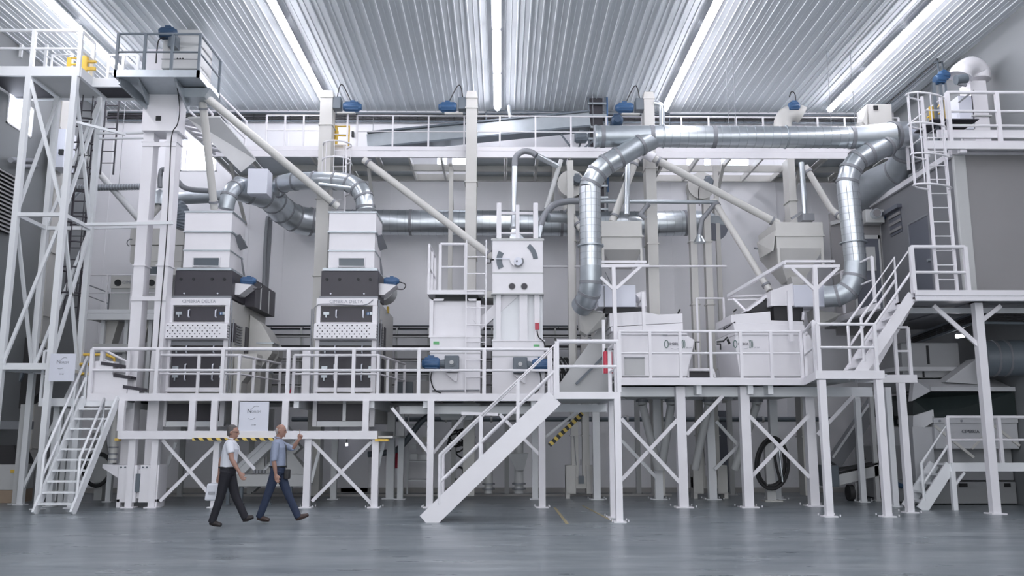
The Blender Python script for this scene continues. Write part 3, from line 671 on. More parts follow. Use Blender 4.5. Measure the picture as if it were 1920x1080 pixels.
# inclined conveyor on the walkway + dark ladder stack
t=thing('inclined_conveyor','long grey inclined conveyor rising to the right behind the walkway railing','conveyor',A(700,272,24.6))
a=A(690,275,24.6);b=A(1105,228,24.6)
part('trough',MB().bar(a+V((0,0,.1)),b+V((0,0,.0)),.4,.42),'galv2',t); part('cover',MB().bar(a+V((0,-.02,.35)),b+V((0,-.02,.24)),.5,.05),'slate',t)
part('bottom_edge',MB().bar(a+V((0,-.02,-.12)),b+V((0,-.02,-.22)),.5,.05),'slate',t)
parts('support_leg',MB().bar(A(1052,252,24.5),A(1072,278,24.5),.05).bar(A(1095,250,24.5),A(1085,278,24.5),.05).bar(A(1115,262,24.4),A(1092,280,24.4),.05),'slate',t)
mb=MB();motor(mb,A(1090,258,24.3),(1,0,0),.4,.15);part('hopper_motor',mb,'slate',t)
sx0,sx1=fx(1102,250,24.9),fx(1137,250,24.9)
t=thing('conveyor_tower','dark vertical conveyor stack with white cross bars rising above the walkway','conveyor tower',(sx0,24.9,4))
part('dark_casing',MB().box(sx0+.08,sx1-.1,24.9,25.3,fz(440,24.9),fz(170,24.9)),'dark',t)
parts('upright',MB().box(sx0,sx0+.05,24.8,24.85,fz(440,24.9),fz(165,24.9)).box(sx1-.05,sx1,24.8,24.85,fz(440,24.9),fz(165,24.9)),'slate',t)
mb=MB()
for py in range(172,440,22): z=fz(py,24.8); mb.box(sx0,sx1,24.76,24.8,z-.03,z+.03)
parts('cross_bar',mb,'galv2',t); part('air_pipe',MB().tube([A(1138,168,24.8),A(1140,360,24.8)],.025,6),'blue',t)
# thin conduits on wall near the ceiling
solo('air_line',MB().tube([A(911,260,25.8),A(911,211,25.8),A(914,208,25.8),A(1240,211,25.8),A(1255,212,25.8),A(1256,250,25.8)],.025,6),'slate','thin dark air line running under the ceiling cable tray in the middle','pipe')
t=thing('roof_vent_pipe','short silver pipe hanging from the ceiling tray above the inclined conveyor','pipe',A(958,235,25))
part('pipe',MB().tube([A(955,198,25),A(957,225,25),A(960,236,25)],[.06,.06,.09],10),'galv',t)
t=thing('roof_vent_pipe','curved silver pipe dropping from the ceiling behind the silver header duct','pipe',A(1241,240,23))
part('pipe',MB().tube(smoothpath([A(1226,194,23),A(1236,196,23),A(1241,206,23),A(1241,236,23)],5),.08,10),'galv',t)
# ================= ducts =================
DY=20.6
def P3(l): return [A(x,y,Y) for x,y,Y in l]
# header duct
h0,h1=A(1117,256,DY),A(1600,258,DY)
rad=.265
t=thing('header_duct','large horizontal silver ribbed header duct across the upper right','duct',h0)
def ribbed(pa,pb,R,step=.16,par=None,m='galv',nm='straight_section',rm='rib',rr=.007,stuff=False):
    part(nm,MB().tube([pa,pb],R,28),m,par); L=(pb-pa).length; d=(pb-pa).normalized(); k=int(L/step); mb=MB()
    for i in range(1,k): c=pa.lerp(pb,i/k); mb.tube([c-d*.006,c+d*.006],R+rr,28)
    parts(rm,mb,'galv2',par)
def bands(par,lst,R,wd=.12,m='strap'):
    for a,b,f in lst:
        c=a.lerp(b,f); d=(b-a).normalized(); part('joint_band',MB().tube([c-d*wd/2,c+d*wd/2],R+.014,28),m,par)
w0=A(1225,256,DY)
part('end_section',MB().tube([h0,w0],rad,28),'galv2',t); part('end_cap_ring',MB().tube([h0-V((.03,0,0)),h0+V((.02,0,0))],rad+.02,28),'galv',t)
ribbed(w0,h1,rad,.2,t); h2=A(1672,256,DY)
part('flared_section',MB().tube([h1,h2],[rad,rad+.09],28),'galv2',t); h3=A(1692,254,DY+.1); part('end_elbow',MB().tube([h2,h3,A(1700,252,DY+.6)],[rad+.09,rad+.08,rad+.05],28),'galv',t)
bands(t,[(h0,w0,.12),(h0,w0,.97),(w0,h1,.3),(w0,h1,.99),(h1,h2,.98)],rad,.1); bands(t,[(h2,h3,.0)],rad+.09,.1)
bands(t,[(w0,h1,.05),(w0,h1,.66)],rad+.01,.02,'galv2')
def downpipe(label,wye,elb,rA,rB,low,box,bandsR):
    t=thing('down_duct',label,'duct',low[-1])
    part('branch_section',MB().tube(wye,rad*.93,28),'galv2',t)
    part('upper_elbow',MB().tube(elb,rad*.97,28),'galv',t)
    ribbed(rA,rB,rad*.96,.16,t)
    part('lower_elbow',MB().tube(low,rad*.98,28),'galv2',t)
    for l in (wye,elb,low):
        for i in range(1,len(l)-1 if l is not wye else len(l)):
            d=(l[min(i+1,len(l)-1)]-l[i-1]).normalized(); part('joint_band',MB().tube([l[i]-d*.035,l[i]+d*.035],rad*.97+.016,28),'strap',t)
    mb=MB()
    for k in(-1,0,1): 
        o=V((k*.13,-math.sqrt((rad*.96)**2-(k*.13)**2)-.004,0)); mb.bar(rA+o,rB+o,.012,.006)
    parts('seam',mb,'strap',t)
    c=rA.lerp(rB,.74); part('support_ring',MB().tube([c-V((0,0,.015)),c+V((0,0,.015))],rad+.05,28),'galv2',t)
    return t
Yf=DY-.12
downpipe('left silver down duct curving from the header duct to the left gravity table',
  [A(1222,262,DY),A(1200,272,Yf),A(1160,295,Yf)],P3([(1160,295,Yf),(1137,308,Yf),(1119,325,Yf),(1108,345,Yf),(1106,352,Yf)]),A(1106,352,Yf),A(1108,500,Yf),
  P3([(1108,500,Yf),(1108,530,Yf),(1105,550,Yf+.05),(1098,565,Yf+.25),(1090,575,Yf+.45)]),None,None)
downpipe('right silver down duct curving from the header duct to the right gravity table',
  [A(1672,262,DY),A(1662,275,Yf),A(1630,288,Yf)],P3([(1630,288,Yf),(1608,300,Yf),(1595,318,Yf),(1589,342,Yf),(1590,352,Yf)]),A(1590,352,Yf),A(1604,492,Yf),
  P3([(1604,492,Yf),(1603,520,Yf),(1590,545,Yf),(1570,555,Yf+.1),(1545,556,Yf+.2)]),None,None)
# back wall duct
BYd=25.0
t=thing('back_duct','large horizontal silver duct along the back wall behind the machines','duct',A(900,418,BYd))
ba,bb=A(590,416,BYd),A(1232,420,BYd)
ribbed(ba,bb,.37,.22,t)
ribbed(bb,A(1290,418,BYd),.37,.22,t); part('end_elbow',MB().tube([A(1290,418,BYd),A(1318,420,BYd-.05),A(1335,424,BYd-.3),A(1340,428,BYd-.7)],.37,24),'galv2',t)
e=A(1340,428,BYd-.7); part('end_plate',MB().tube([e,e-V((0,.05,0))],.36,24),'doorgrey',t)
bands(t,[(ba,bb,.28),(ba,bb,.72),(bb,A(1290,418,BYd),.9)],.37,.08)
# left big elbow junction: from back duct forward to the front junction
t=thing('duct_manifold','large silver duct manifold joining both grain cleaners to the back wall duct','duct',A(520,370,23))
path=smoothpath(P3([(600,418,25.0),(560,412,24.7),(530,395,24.2),(508,372,23.5),(480,362,23.0),(440,352,22.6)]),4)
rr=[.42-.1*i/(len(path)-1) for i in range(len(path))]
part('main_bend',MB().tube(path,rr,24),'galv',t)
for i in range(2,len(path)-1,3):
    d=(path[i+1]-path[i-1]).normalized(); part('joint_band',MB().tube([path[i]-d*.03,path[i]+d*.03],rr[i]+.015,24),'strap',t)
path=smoothpath(P3([(512,376,23.5),(520,352,23.2),(545,341,22.9),(590,339,22.6),(640,340,22.4),(668,350,22.2),(682,370,22.1),(686,393,22.1)]),4)
part('right_branch',MB().tube(path,.24,22),'galv',t)
for i in range(3,len(path)-1,3):
    d=(path[i+1]-path[i-1]).normalized(); part('joint_band',MB().tube([path[i]-d*.03,path[i]+d*.03],.255,22),'strap',t)
path=smoothpath(P3([(480,366,23.0),(452,350,22.6),(436,356,22.2),(428,372,22.1),(424,392,22.1)]),4)
part('left_branch',MB().tube(path,.2,20),'galv2',t)
for i in (3,7,11):
    d=(path[i+1]-path[i-1]).normalized(); part('joint_band',MB().tube([path[i]-d*.03,path[i]+d*.03],.215,20),'strap',t)
part('rear_pipe',MB().tube([A(335,372,23.2),A(420,368,23.2),A(455,362,23.2)],.17,16),'galv2',t)
solo('filter_box',MB().box(fx(466,342,22.4),fx(503,342,22.4),22.3,22.8,fz(366,22.4),fz(320,22.4)),'signwhite','pale sheet metal box hanging in front of the silver duct manifold','box',bevel=.01)
t=thing('thin_silver_pipe','thin silver pipe laid along the branch duct above the right grain cleaner','pipe',A(640,350,22.1))
part('pipe',MB().tube([A(598,346,22.2),A(676,355,22.0)],.06,10),'galv',t)
t=thing('suction_pipe','dark curved suction pipe from the front-left elevator toward the left grain cleaner','pipe',A(380,350,22))
part('pipe',MB().tube(smoothpath(P3([(318,318,22.4),(336,343,22.3),(352,354,22.3),(392,358,22.2)]),5),.07,10),'strap',t)
t=thing('suction_pipe','hooked grey dust pipe rising beside the rear trunk of the front-left elevator','pipe',A(302,350,22))
part('pipe',MB().tube(smoothpath(P3([(314,328,22.0),(310,318,22.0),(303,319,22.0),(300,333,22.0),(300,352,22.0)]),5),.06,10),'strap',t)
part('funnel',MB().tube([A(300,356,22.0),A(298,362,22),A(297,385,22)],[.07,.2,.22],14),'galv2',t)
part('leg_pipe',MB().tube([A(300,385,22),A(276,412,22)],.09,10),'cream',t)
t=thing('flexible_hose','dark ribbed flexible hose bend left of the left grain cleaner aspirator','hose',A(338,400,22.4))
pth=smoothpath(P3([(322,384,22.4),(336,392,22.4),(343,412,22.4),(338,430,22.4)]),8); part('hose',MB().tube(pth,[.2+.02*(i%2) for i in range(len(pth))],16,smooth=False),'slate',t)
solo('conduit_riser',MB().tube(smoothpath(P3([(512,408,25.4),(504,407,25.4),(501,416,25.4),(497,480,25.4),(494,560,25.4)]),4),.06,8).bar(A(508,412,25.6),A(499,560,25.6),.08),'strap','grey bundled conduit riser on the back wall between the two grain cleaners','conduit')
# thin silver spout pipe above divider
t=thing('dust_pipe','slim silver dust pipe bending over above the white divider tower','pipe',A(966,430,22))
part('riser',MB().tube([A(963,428,22),A(965,312,22)],.075,14),'galv',t)
part('bend',MB().tube(smoothpath(P3([(965,312,22),(967,295,22),(980,284,22),(995,285,22),(1005,291,22)]),4),.08,14),'strap',t)
part('sloping_run',MB().tube([A(1005,291,22),A(1046,312,22.6)],.075,14),'galv',t)
part('transition_hood',MB().frus((fx(955,440,21.8),fx(984,440,21.8),21.7,22.2),fz(450,21.8),(fx(960,430,21.8),fx(967,430,21.8),21.85,22.05),fz(428,21.8)),'galv',t)
part('joint_band',MB().tube([A(963,432,22),A(963,426,22)],.095,14),'strap',t)
t=thing('dust_pipe','grey dust pipe assembly winding around right of the white divider tower','pipe',A(1030,400,22.4))
part('sloping_pipe',MB().tube([A(1052,300,22.6),A(1024,392,22.5)],.06,12),'offgrey',t)
part('upper_bend',MB().tube(smoothpath(P3([(1085,377,22.6),(1060,378,22.6),(1037,385,22.5),(1020,405,22.4),(1013,425,22.3)]),4),.09,14),'strap',t)
part('cross_run',MB().tube([A(1082,377,22.6),A(1345,379,22.8)],.055,12),'galv2',t)
part('side_branch',MB().tube([A(1026,408,22.4),A(1048,408,22.7),A(1068,412,23.0)],.13,14),'galv2',t)
part('drop',MB().tube([A(1014,424,22.3),A(1011,446,22.1)],[.08,.04],12),'galv',t)
part('end_drop',MB().tube([A(1342,380,22.8),A(1316,412,22.8),A(1311,448,22.8)],[.06,.07,.07],12),'strap',t)
part('end_funnel',MB().tube([A(1311,440,22.8),A(1312,455,22.8)],[.06,.17],12),'galv',t)
solo('dust_pipe',MB().tube([A(1177,300,22.4),A(1175,402,22.4)],.075,14),'galv','short vertical silver pipe behind the left down duct above the left hopper','pipe')
solo('dust_pipe',MB().tube([A(1503,305,22.3),A(1510,415,22.3)],.07,14),'galv','short vertical silver pipe above the right hopper','pipe')
solo('dust_pipe',MB().tube([A(1216,383,22.4),A(1200,402,22.4),A(1210,410,22.4)],.07,12),'strap','short bent dark pipe beside the elevator above the left hopper','pipe')
t=thing('rear_duct','wide silver duct running back beside the grey control room roof','duct',A(1650,330,21.5))
pth=P3([(1700,262,21.0),(1704,285,21.3),(1688,322,21.9),(1640,345,22.8),(1600,385,24.6)])
part('wide_section',MB().tube(pth,[.32,.38,.42,.42,.42],26),'galv2',t)
for i in(1,2): d=(pth[i+1]-pth[i-1]).normalized(); part('joint_band',MB().tube([pth[i]-d*.03,pth[i]+d*.03],.435,26),'strap',t)
# ================= spouts (painted round chutes) =================
def spout(label,pts,r=.1,m='cream',seg=12,ends=True,group=None):
    t=thing('grain_spout',label,'spout',pts[-1],group)
    part('pipe',MB().tube(pts,r,seg),m,t)
    if ends:
        for a,b in((pts[0],pts[1]),(pts[-1],pts[-2])):
            d=(b-a).normalized(); part('clamp',MB().tube([a+d*.15,a+d*.21],r+.025,seg),'strap',t)
    return t
spout('long cream spout pipe sloping from the grey elevator platform to the right grain cleaner',P3([(360,160,20.4),(634,388,21.9)]),.1)
spout('short steep cream spout pipe from the grey elevator platform to the left grain cleaner',P3([(380,190,20.7),(402,392,21.9)]),.095)
spout('long cream spout pipe sloping down to the white divider tower',P3([(683,300,23.0),(926,484,21.7)]),.1)
spout('cream spout pipe sloping from the elevator to the right hopper',P3([(1224,296,22.7),(1460,420,22.4)]),.1)
spout('short cream spout pipe leaning left down into the left hopper',P3([(1193,298,22.7),(1148,416,22.5)]),.1)
spout('thin cream spout pipe falling to the right gravity table beside the right hopper',P3([(1338,376,22.9),(1443,545,21.6)]),.085)
spout('cream spout pipe from the upper walkway toward the right down duct',P3([(1510,312,22.8),(1558,392,22.4),(1580,410,22.0)]),.085)
spout('short cream spout pipe falling behind the left down duct',P3([(1060,388,23.0),(1090,430,22.6)]),.09)
t=thing('spout_distributor','white two-way spout distributor under the walkway behind the silver duct','distributor',A(1205,292,22.8))
part('body',MB().tube(smoothpath(P3([(1192,298,22.7),(1200,288,22.7),(1212,288,22.7),(1226,297,22.7)]),4),.14,14),'white',t)
# chute between bins
t=thing('square_chute','white square chute sloping from the divider tower down to the left bin','chute',A(930,585,21.6))
part('casing',MB().bar(A(965,550,21.4),A(893,615,21.5),.22,.24),'white',t)
part('flange',MB().bar(A(899,606,21.45),A(893,612,21.5),.3,.32),'white',t)
# ================= deck A (cleaners and bins) =================
DA=20.4; za1=fz(738,DA); za0=fz(752,DA)
xa0,xa1=fx(165,745,DA),fx(1040,745,DA)
t=thing('machine_deck','long white raised steel deck carrying the grain cleaners and bins','deck',(xa0,DA,0))
part('front_channel',MB().box(xa0,xa1,DA-.05,DA+.05,za0,za1),'white',t)
part('rear_channel',MB().box(xa0,xa1,24.2,24.3,za0,za1),'steelwhite',t)
part('deck_grating',MB().box(xa0,xa1,DA+.05,24.2,za1-.07,za1-.02),'grate',t)
mb=MB()
for px in(240,560,700,800,1000): x=fx(px,760,DA+.3); mb.box(x-.06,x+.06,DA+.05,24.2,za0-.16,za1-.08)
parts('cross_beam',mb,'steelwhite',t)
xb0,xb1=fx(750,765,21.0),fx(1035,765,21.0)
parts('lower_beam',MB().box(xb0,xb1,20.9,21.0,za0-.28,za0-.1).box(xb0,xb1,23.3,23.4,za0-.2,za0),'steelwhite',t)
for px,Y in((807,DA),(1016,DA+.0)): mb=MB(); column(mb,fx(px,850,Y),Y+.0,0,za0,.15); bolts(mb,fx(px,850,Y),Y,.16); part('column',mb,'white',t)
for px in (628,752,1003): mb=MB(); column(mb,fx(px,850,23.2),23.2,0,za0,.15); part('column',mb,'steelwhite',t)
mb=MB(); column(mb,fx(733,850,23.4),23.4,0,za0,.2); part('column',mb,'steelwhite',t)
mb=MB()
for p,q,Y in(((735,765),(806,852),DA),((865,775),(934,777),DA),((937,777),(1012,853),DA),((812,850),(880,768),21.2),((820,750),(870,790),22.3)):
    mb.bar(A(*p,Y+.02),A(*q,Y+.02),.05,.07)
parts('knee_brace',mb,'white',t)
# lower hanging frame under the cleaners
fy1=fz(808,20.3); fy0=fz(823,20.3); fxa,fxb=fx(222,815,20.3),fx(708,815,20.3)
part('hanging_frame_beam',MB().box(fxa,fxb,20.25,20.35,fy0,fy1),'white',t)
parts('hanging_frame_side',MB().box(fxb-.1,fxb,20.3,23.2,fy0,fy1).box(fxa,fxa+.1,20.3,23.2,fy0,fy1),'offgrey',t)
part('hanging_frame_tray',MB().box(fx(600,822,20.4),fx(742,822,21.0),20.4,23.2,fy0+.02,fy0+.07),'offgrey',t)
for px in(228,361,402,441,535,686): x=fx(px,780,20.3); part('hanger',MB().box(x-.07,x+.07,20.25,20.35,fy1,za0),'white',t)
for px in(576,703): mb=MB(); x=fx(px,880,20.35); column(mb,x,20.4,0,fy0,.15); bolts(mb,x,20.4,.17); part('column',mb,'white',t)
for px,Y in((247,20.45),(290,20.45)): mb=MB(); column(mb,fx(px,880,Y),Y,0,fy0,.15); part('column',mb,'white',t)
for px in(405,): mb=MB(); column(mb,fx(px,880,20.5),20.5,0,fy0,.13); part('column',mb,'white',t)
for p,q,Y in(((305,825),(404,940),20.42),((415,825),(300,940),20.46),((585,828),(697,945),20.42),((697,828),(585,940),20.46),((430,826),(478,880),20.6)):
    part('cross_brace',MB().bar(A(*p,Y),A(*q,Y),.03,.075),'white',t)
for p,q,Y in(((600,840),(583,905),21.6),((720,830),(702,900),21.6),((330,830),(300,910),21.8)):
    part('cross_brace',MB().bar(A(*p,Y),A(*q,Y),.03,.075),'steelwhite',t)
xh0,xh1=fx(361,824,20.22),fx(513,824,20.22)
part('hazard_stripe',MB().box(xh0,xh1,20.2,20.25,fz(826,20.22),fz(821,20.22)),'hazard',t)
parts('yellow_corner',MB().box(fxb-.05,fxb+.25,20.24,20.5,fy0-.05,fy0).box(fxa-.05,fxa+.03,20.23,20.4,fy0-.04,fy0+.01),'yellow',t)
rA=fz(655,DA)-za1
railing('long white railing along the front of the machine deck',[(fx(167,745,DA),DA,za1),(fx(1030,745,DA),DA,za1)],[7],h=rA,mids=(.52,),w=.055)
railing('short white railing returning at the left end of the machine deck',[(fx(180,745,DA),DA+.15,za1),(fx(238,745,DA+.3),DA+.25,za1)],[1],h=rA,mids=(.5,),w=.05)
# ================= grain cleaners =================
def cleaner(dx,label,full):
    Y=21.15; ox=V((dx,0,0))
    def X(px,py=640): return fx(px,py,Y)+dx
    Z=lambda py,y=Y: fz(py,y)
    x0,x1=X(312.5),X(428); zb=Z(800)
    t=thing('grain_cleaner',label,'grain cleaner',((x0+x1)/2,Y,zb),'large sieve grain cleaners')
    D=3.3
    # frame
    parts('frame_post',MB().box(x0,x0+.1,Y,Y+.12,zb,Z(560)).box(x1-.12,x1,Y,Y+.12,zb,Z(560)),'white',t,bevel=.008)
    part('header_panel',MB().box(x0,x1,Y-.01,Y+.12,Z(573),Z(560)),'white',t)
    lettering('name_lettering','CIMBRIA DELTA',((x0+x1)/2-.02,Y-.013,Z(569)),.115,'printfaint',t)
    part('body',MB().box(x0+.06,x1-.02,Y+.14,Y+D,zb+.1,Z(561)),'cream',t,bevel=.01)
    # doors
    def door(pt,pb,hp,m='dark',sticker=False):
        d=part('access_door',MB().box(x0+.12,x1-.12,Y+.07,Y+.12,Z(pb),Z(pt)),m,t)
        zc=Z(hp)
        for px in(350,401):
            xx=X(px); part('handle',MB().tube([(xx,Y+.06,zc+.09),(xx,Y+.0,zc+.07),(xx,Y+.0,zc-.07),(xx,Y+.06,zc-.09)],.018,8),'signwhite',d)
        for px in(331,419): 
            xx=X(px); part('latch',MB().box(xx-.07,xx+.07,Y+.03,Y+.07,zc-.03,zc+.04).box(xx-.015,xx+.015,Y+.02,Y+.06,zc-.1,zc+.03),'galv2',d)
        return d
    d=door(575,602,588); 
    c=(X(410),Y+.06,Z(588)); q=part('round_sticker',MB().tube([(c[0],Y+.05,c[2]),(c[0],Y+.068,c[2])],.045,16),'blue',d)
    part('sticker_symbol',MB().box(c[0]-.012,c[0]+.012,Y+.045,Y+.05,c[2]-.025,c[2]+.025),'white',q)
    door(649,658,655); door(659,700,690); door(703,727,706)
    # perforated hopper guard
    z1,z2,z3=Z(603),Z(610),Z(637); yo=Y-.22
    g=part('perforated_guard',MB().prism([(x0-.0,Y+.1,z1),(x0-.0,yo,z2),(x0-.0,yo,z3),(x0-.0,Y+.1,z3-.03)],(x1-x0+.02,0,0)),'white',t,bevel=.01)
    mb=MB()
    for r in range(5):
        for c_ in range(11):
            xx=x0+.09+c_*(x1-x0-.3)/10+(.06 if r%2 else 0); zz=z3+(z2-z3)*(r+.6)/5.2
            mb.tube([(xx,yo-.004,zz),(xx,yo+.01,zz)],.017,8,smooth=False)
    parts('hole',mb,'dark',g)
    mb=MB()
    for r in range(5):
        for c_ in range(3): zz=z3+(z2-z3)*(r+.6)/5.2; yy=yo+.05+c_*.06; mb.tube([(x1+.015,yy,zz),(x1+.025,yy,zz)],.015,8,smooth=False)
    parts('side_hole',mb,'dark',g)
    part('guard_shade_strip',MB().box(x0+.05,x1-.05,Y+.02,Y+.1,Z(648),Z(640)),'strap',t)  # solid dark strip, coloured as the shade below the guard
    part('sill',MB().frus((x0+.05,x1-.05,Y-.05,Y+.1),Z(735),(x0+.1,x1-.1,Y+.0,Y+.1),Z(727)),'white',t)
    # below the deck
    part('lower_panel',MB().box(x0+.0,x1-.0,Y+.05,Y+.1,zb,Z(790)),'steelwhite',t)
    parts('lower_window',MB().box(x0+.05,X(368),Y+.06,Y+.1,Z(789),Z(757)).box(X(374),x1-.06,Y+.06,Y+.1,Z(789),Z(757)),'dark',t)
    part('window_mullion',MB().box(X(368),X(374),Y+.03,Y+.1,Z(789),Z(752)),'steelwhite',t)
    # side: louvres, ducts, cables
    zl0,zl1=Z(650,22.2),Z(612,22.2)
    for i in range(8): z=zl0+(zl1-zl0)*i/8; part('side_louvre',MB().box(x1-.02,x1+.02,Y+.55,Y+1.05,z,z+.03),'strap',t)
    part('side_window',MB().box(x1-.03,x1+.005,Y+1.4,Y+1.65,Z(655),Z(600)),'dark',t)
    part('side_door',MB().box(x1-.03,x1+.005,Y+1.1,Y+1.5,Z(735),Z(665)),'dark',t)
    part('control_unit',MB().box(x1,x1+.09,Y+.15,Y+.3,Z(640),Z(605)),'dark',t)
    parts('cable_conduit',MB().tube([(x1+.04,Y-.02,Z(735)),(x1+.04,Y-.02,Z(563))],.025,6).tube([(x1+.1,Y+.0,Z(735)),(x1+.1,Y+.0,Z(600))],.015,6),'strap',t)
    if full:
        for k,(y0,h0) in enumerate(((Y+1.7,.55),(Y+2.35,.5))):
            xo=x1; top=Z(590,22.8)-.05*k
            part('side_aspiration_duct',MB().prism([(xo,y0,top),(xo+.32,y0,top-.25),(xo+.62,y0,top-.75),(xo+.62,y0,top-1.0),(xo+.35,y0,top-1.4),(xo+.35,y0,za1),(xo,y0,za1)],(0,h0,0)),'cream',t,bevel=.01)
            parts('duct_flange',MB().box(xo+.2,xo+.65,y0-.02,y0+h0+.02,top-.77,top-.73).box(xo+.0,xo+.38,y0-.02,y0+h0+.02,top-1.42,top-1.38),'galv2',t)
        part('side_hopper',MB().prism([(x1,Y+.55,Z(660)),(x1+.55,Y+.55,Z(660)),(x1+.55,Y+.55,Z(680)),(x1+.2,Y+.55,Z(715)),(x1+.2,Y+.55,Z(738)),(x1,Y+.55,Z(738))],(0,.5,0)),'cream',t)
        part('rear_hood',MB().box(X(432,560),X(432,560)+.25,Y+1.2,Y+3.2,Z(575,22.3),Z(525,22.3)),'dark',t)
        parts('hood_strip',MB().box(X(432,560)+.25,X(432,560)+.27,Y+1.7,Y+1.75,Z(575,22.3),Z(530,22.3)).box(X(432,560)+.25,X(432,560)+.27,Y+2.5,Y+2.55,Z(575,22.3),Z(530,22.3)),'offgrey',t)
    else:
        part('side_cylinder_guard',MB().tube([(x1-.1,Y+1.2,Z(540,22.3)),(x1-.1,Y+2.0,Z(540,22.3))],.33,20),'offgrey',t)
        parts('cable_loop',MB().tube(smoothpath([(x0-.02,Y-.03,Z(740)),(x0-.05,Y-.03,Z(600)),(x0+.0,Y-.04,Z(575)),(x0+.3,Y-.04,Z(571)),(x1-.35,Y-.04,Z(573)),(x1-.1,Y-.04,Z(563))],6),.012,6).tube([(x0-.1,Y-.03,Z(740)),(x0-.1,Y-.03,Z(580))],.02,6).tube([(x0-.05,Y-.03,Z(740)),(x0-.05,Y-.03,Z(590))],.015,6),'strap',t)
        part('side_sticker',MB().box(x1-.04,x1+.004,Y+2.0,Y+2.2,Z(580,22.5),Z(568,22.5)),'yellow',t)
    # dark pre-sieve box
    X2=lambda px: fx(px,530,Y)+dx
    p0,p1=X2(325),X2(433)
    part('feeder_housing',MB().box(p0,p1,Y+.1,Y+1.3,Z(558),Z(507)),'dark',t,bevel=.01)
    part('feeder_lid',MB().box(p0+.03,p1-.03,Y+.08,Y+1.3,Z(507),Z(502)),'galv2',t)
    mb=MB()
    for px in(336,360,395,418): mb.tube([(X2(px),Y+.08,Z(523)),(X2(px),Y+.11,Z(523))],.035,12)
    parts('sight_hole',mb,'black',t)
    parts('screw_cap',MB().tube([(X2(344),Y+.08,Z(550)),(X2(344),Y+.1,Z(550))],.02,8).tube([(X2(407),Y+.08,Z(550)),(X2(407),Y+.1,Z(550))],.02,8),'signwhite',t)
    part('feeder_sill',MB().box(p0-.03,p1+.01,Y+.05,Y+.12,Z(560),Z(555)),'strap',t)
    # motor with chute on the right
    mx=p1+.12; part('motor_chute',MB().prism([(p1,Y+.35,Z(527)),(p1+.42,Y+.35,Z(530)),(p1+.12,Y+.35,Z(549)),(p1,Y+.35,Z(549))],(0,.45,0)),'white',t)
    mb=MB(); motor(mb,(p1+.28,Y+.5,Z(521)),(1,0,0),.38,.09); part('drive_motor',mb,'blue',t,label='blue drive motor')
    part('motor_cable',MB().tube(smoothpath([(p1+.46,Y+.5,Z(522)),(p1+.62,Y+.5,Z(527)),(p1+.58,Y+.5,Z(536)),(p1+.4,Y+.5,Z(536))],5),.012,6),'rubber',t)
    # aspirator tower
    XX=lambda px: fx(px,450,Y+.1)+dx
    q0,q1=XX(345),XX(431); q0t,q1t=XX(347)-.03,XX(433)+.03
    part('aspirator_top',MB().box(q0-.02,q1+.02,Y+.12,Y+1.25,Z(436,Y+.1),Z(399,Y+.1)),'white',t,bevel=.01)
    part('aspirator_middle',MB().box(q0,q1,Y+.15,Y+1.2,Z(470,Y+.1),Z(436,Y+.1)),'white',t)
    part('aspirator_base',MB().frus((q0+.0,q1+.0,Y+.15,Y+1.2),Z(502,Y+.1),(q0,q1,Y+.15,Y+1.2),Z(470,Y+.1)),'white',t)
    parts('flange',MB().box(q0-.04,q1+.04,Y+.1,Y+1.27,Z(437,Y+.1),Z(434,Y+.1)).box(q0-.02,q1+.02,Y+.12,Y+1.22,Z(471,Y+.1),Z(469,Y+.1)).box(q0-.04,q1+.04,Y+.1,Y+1.27,Z(400,Y+.1),Z(397,Y+.1)),'galv2',t)
    part('inspection_window',MB().box(XX(364),XX(413),Y+.12,Y+.16,Z(500,Y+.1),Z(484,Y+.1)),'glass',t); 
    w0,w1=XX(364),XX(413); part('window_frame',MB().tube([(w0,Y+.12,Z(500,Y+.1)),(w1,Y+.12,Z(500,Y+.1)),(w1,Y+.12,Z(484,Y+.1)),(w0,Y+.12,Z(484,Y+.1)),(w0,Y+.12,Z(500,Y+.1))],.018,6),'white',t)
    part('side_flap',MB().bar((q1+.03,Y+.5,Z(436,Y+.1)),(q1+.12,Y+.9,Z(455,Y+.1)),.03,.2),'strap',t)
    part('rear_stay',MB().tube([(q1,Y+1.1,Z(470,Y+.1)),(q1+.05,Y+1.3,Z(505,Y+.1))],.03,6),'strap',t)
    # small guard rail round the machine
    return t
dX=fx(591,640,21.15)-fx(312.5,640,21.15)
cleaner(0,'left large white grain cleaner with dark doors and a tall white aspirator on top',True)
cleaner(dX,'right large white grain cleaner with dark doors, standing clear of the elevator trunks',False)
h2_=fz(667,20.8)-za1
railing('inner white railing around the front of the left grain cleaner',[(fx(293,740,20.75),20.75,za1),(fx(446,740,20.75),20.75,za1),(fx(446,740,20.75)+.35,23.2,za1)],[2,3],h=h2_,mids=(.52,))
railing('inner white railing around the front of the right grain cleaner',[(fx(549,740,20.75),20.75,za1),(fx(708,740,20.75),20.75,za1),(fx(708,740,20.75)+.35,23.2,za1)],[2,3],h=h2_,mids=(.52,))
solo('deck_pillar',MB().box(fx(566,690,21.0),fx(581,690,21.0),21.0,21.2,za1,fz(655,21.0)),'white','short white square pillar left of the right grain cleaner','pillar',bevel=.01)
t=thing('spare_red_pipe','thin orange-red rod leaning behind the deck railing between the grain cleaners','rod',A(543,738,22))
q=A(541,738,22); part('rod',MB().tube([(q.x,22,za1),A(552,712,22)],.02,6),'red',t)
solo('floor_cabinet',MB().box(fx(775,720,23.6),fx(805,720,23.6),23.6,24.0,za1,fz(714,23.6)),'roomgrey','low grey cabinet on the deck beside the left white bin','cabinet')
solo('floor_cabinet',MB().box(fx(742,720,23.8),fx(774,720,23.8),23.8,24.0,za1,fz(716,23.8)),'slate','low blue-grey cabinet on the deck right of the right grain cleaner','cabinet')
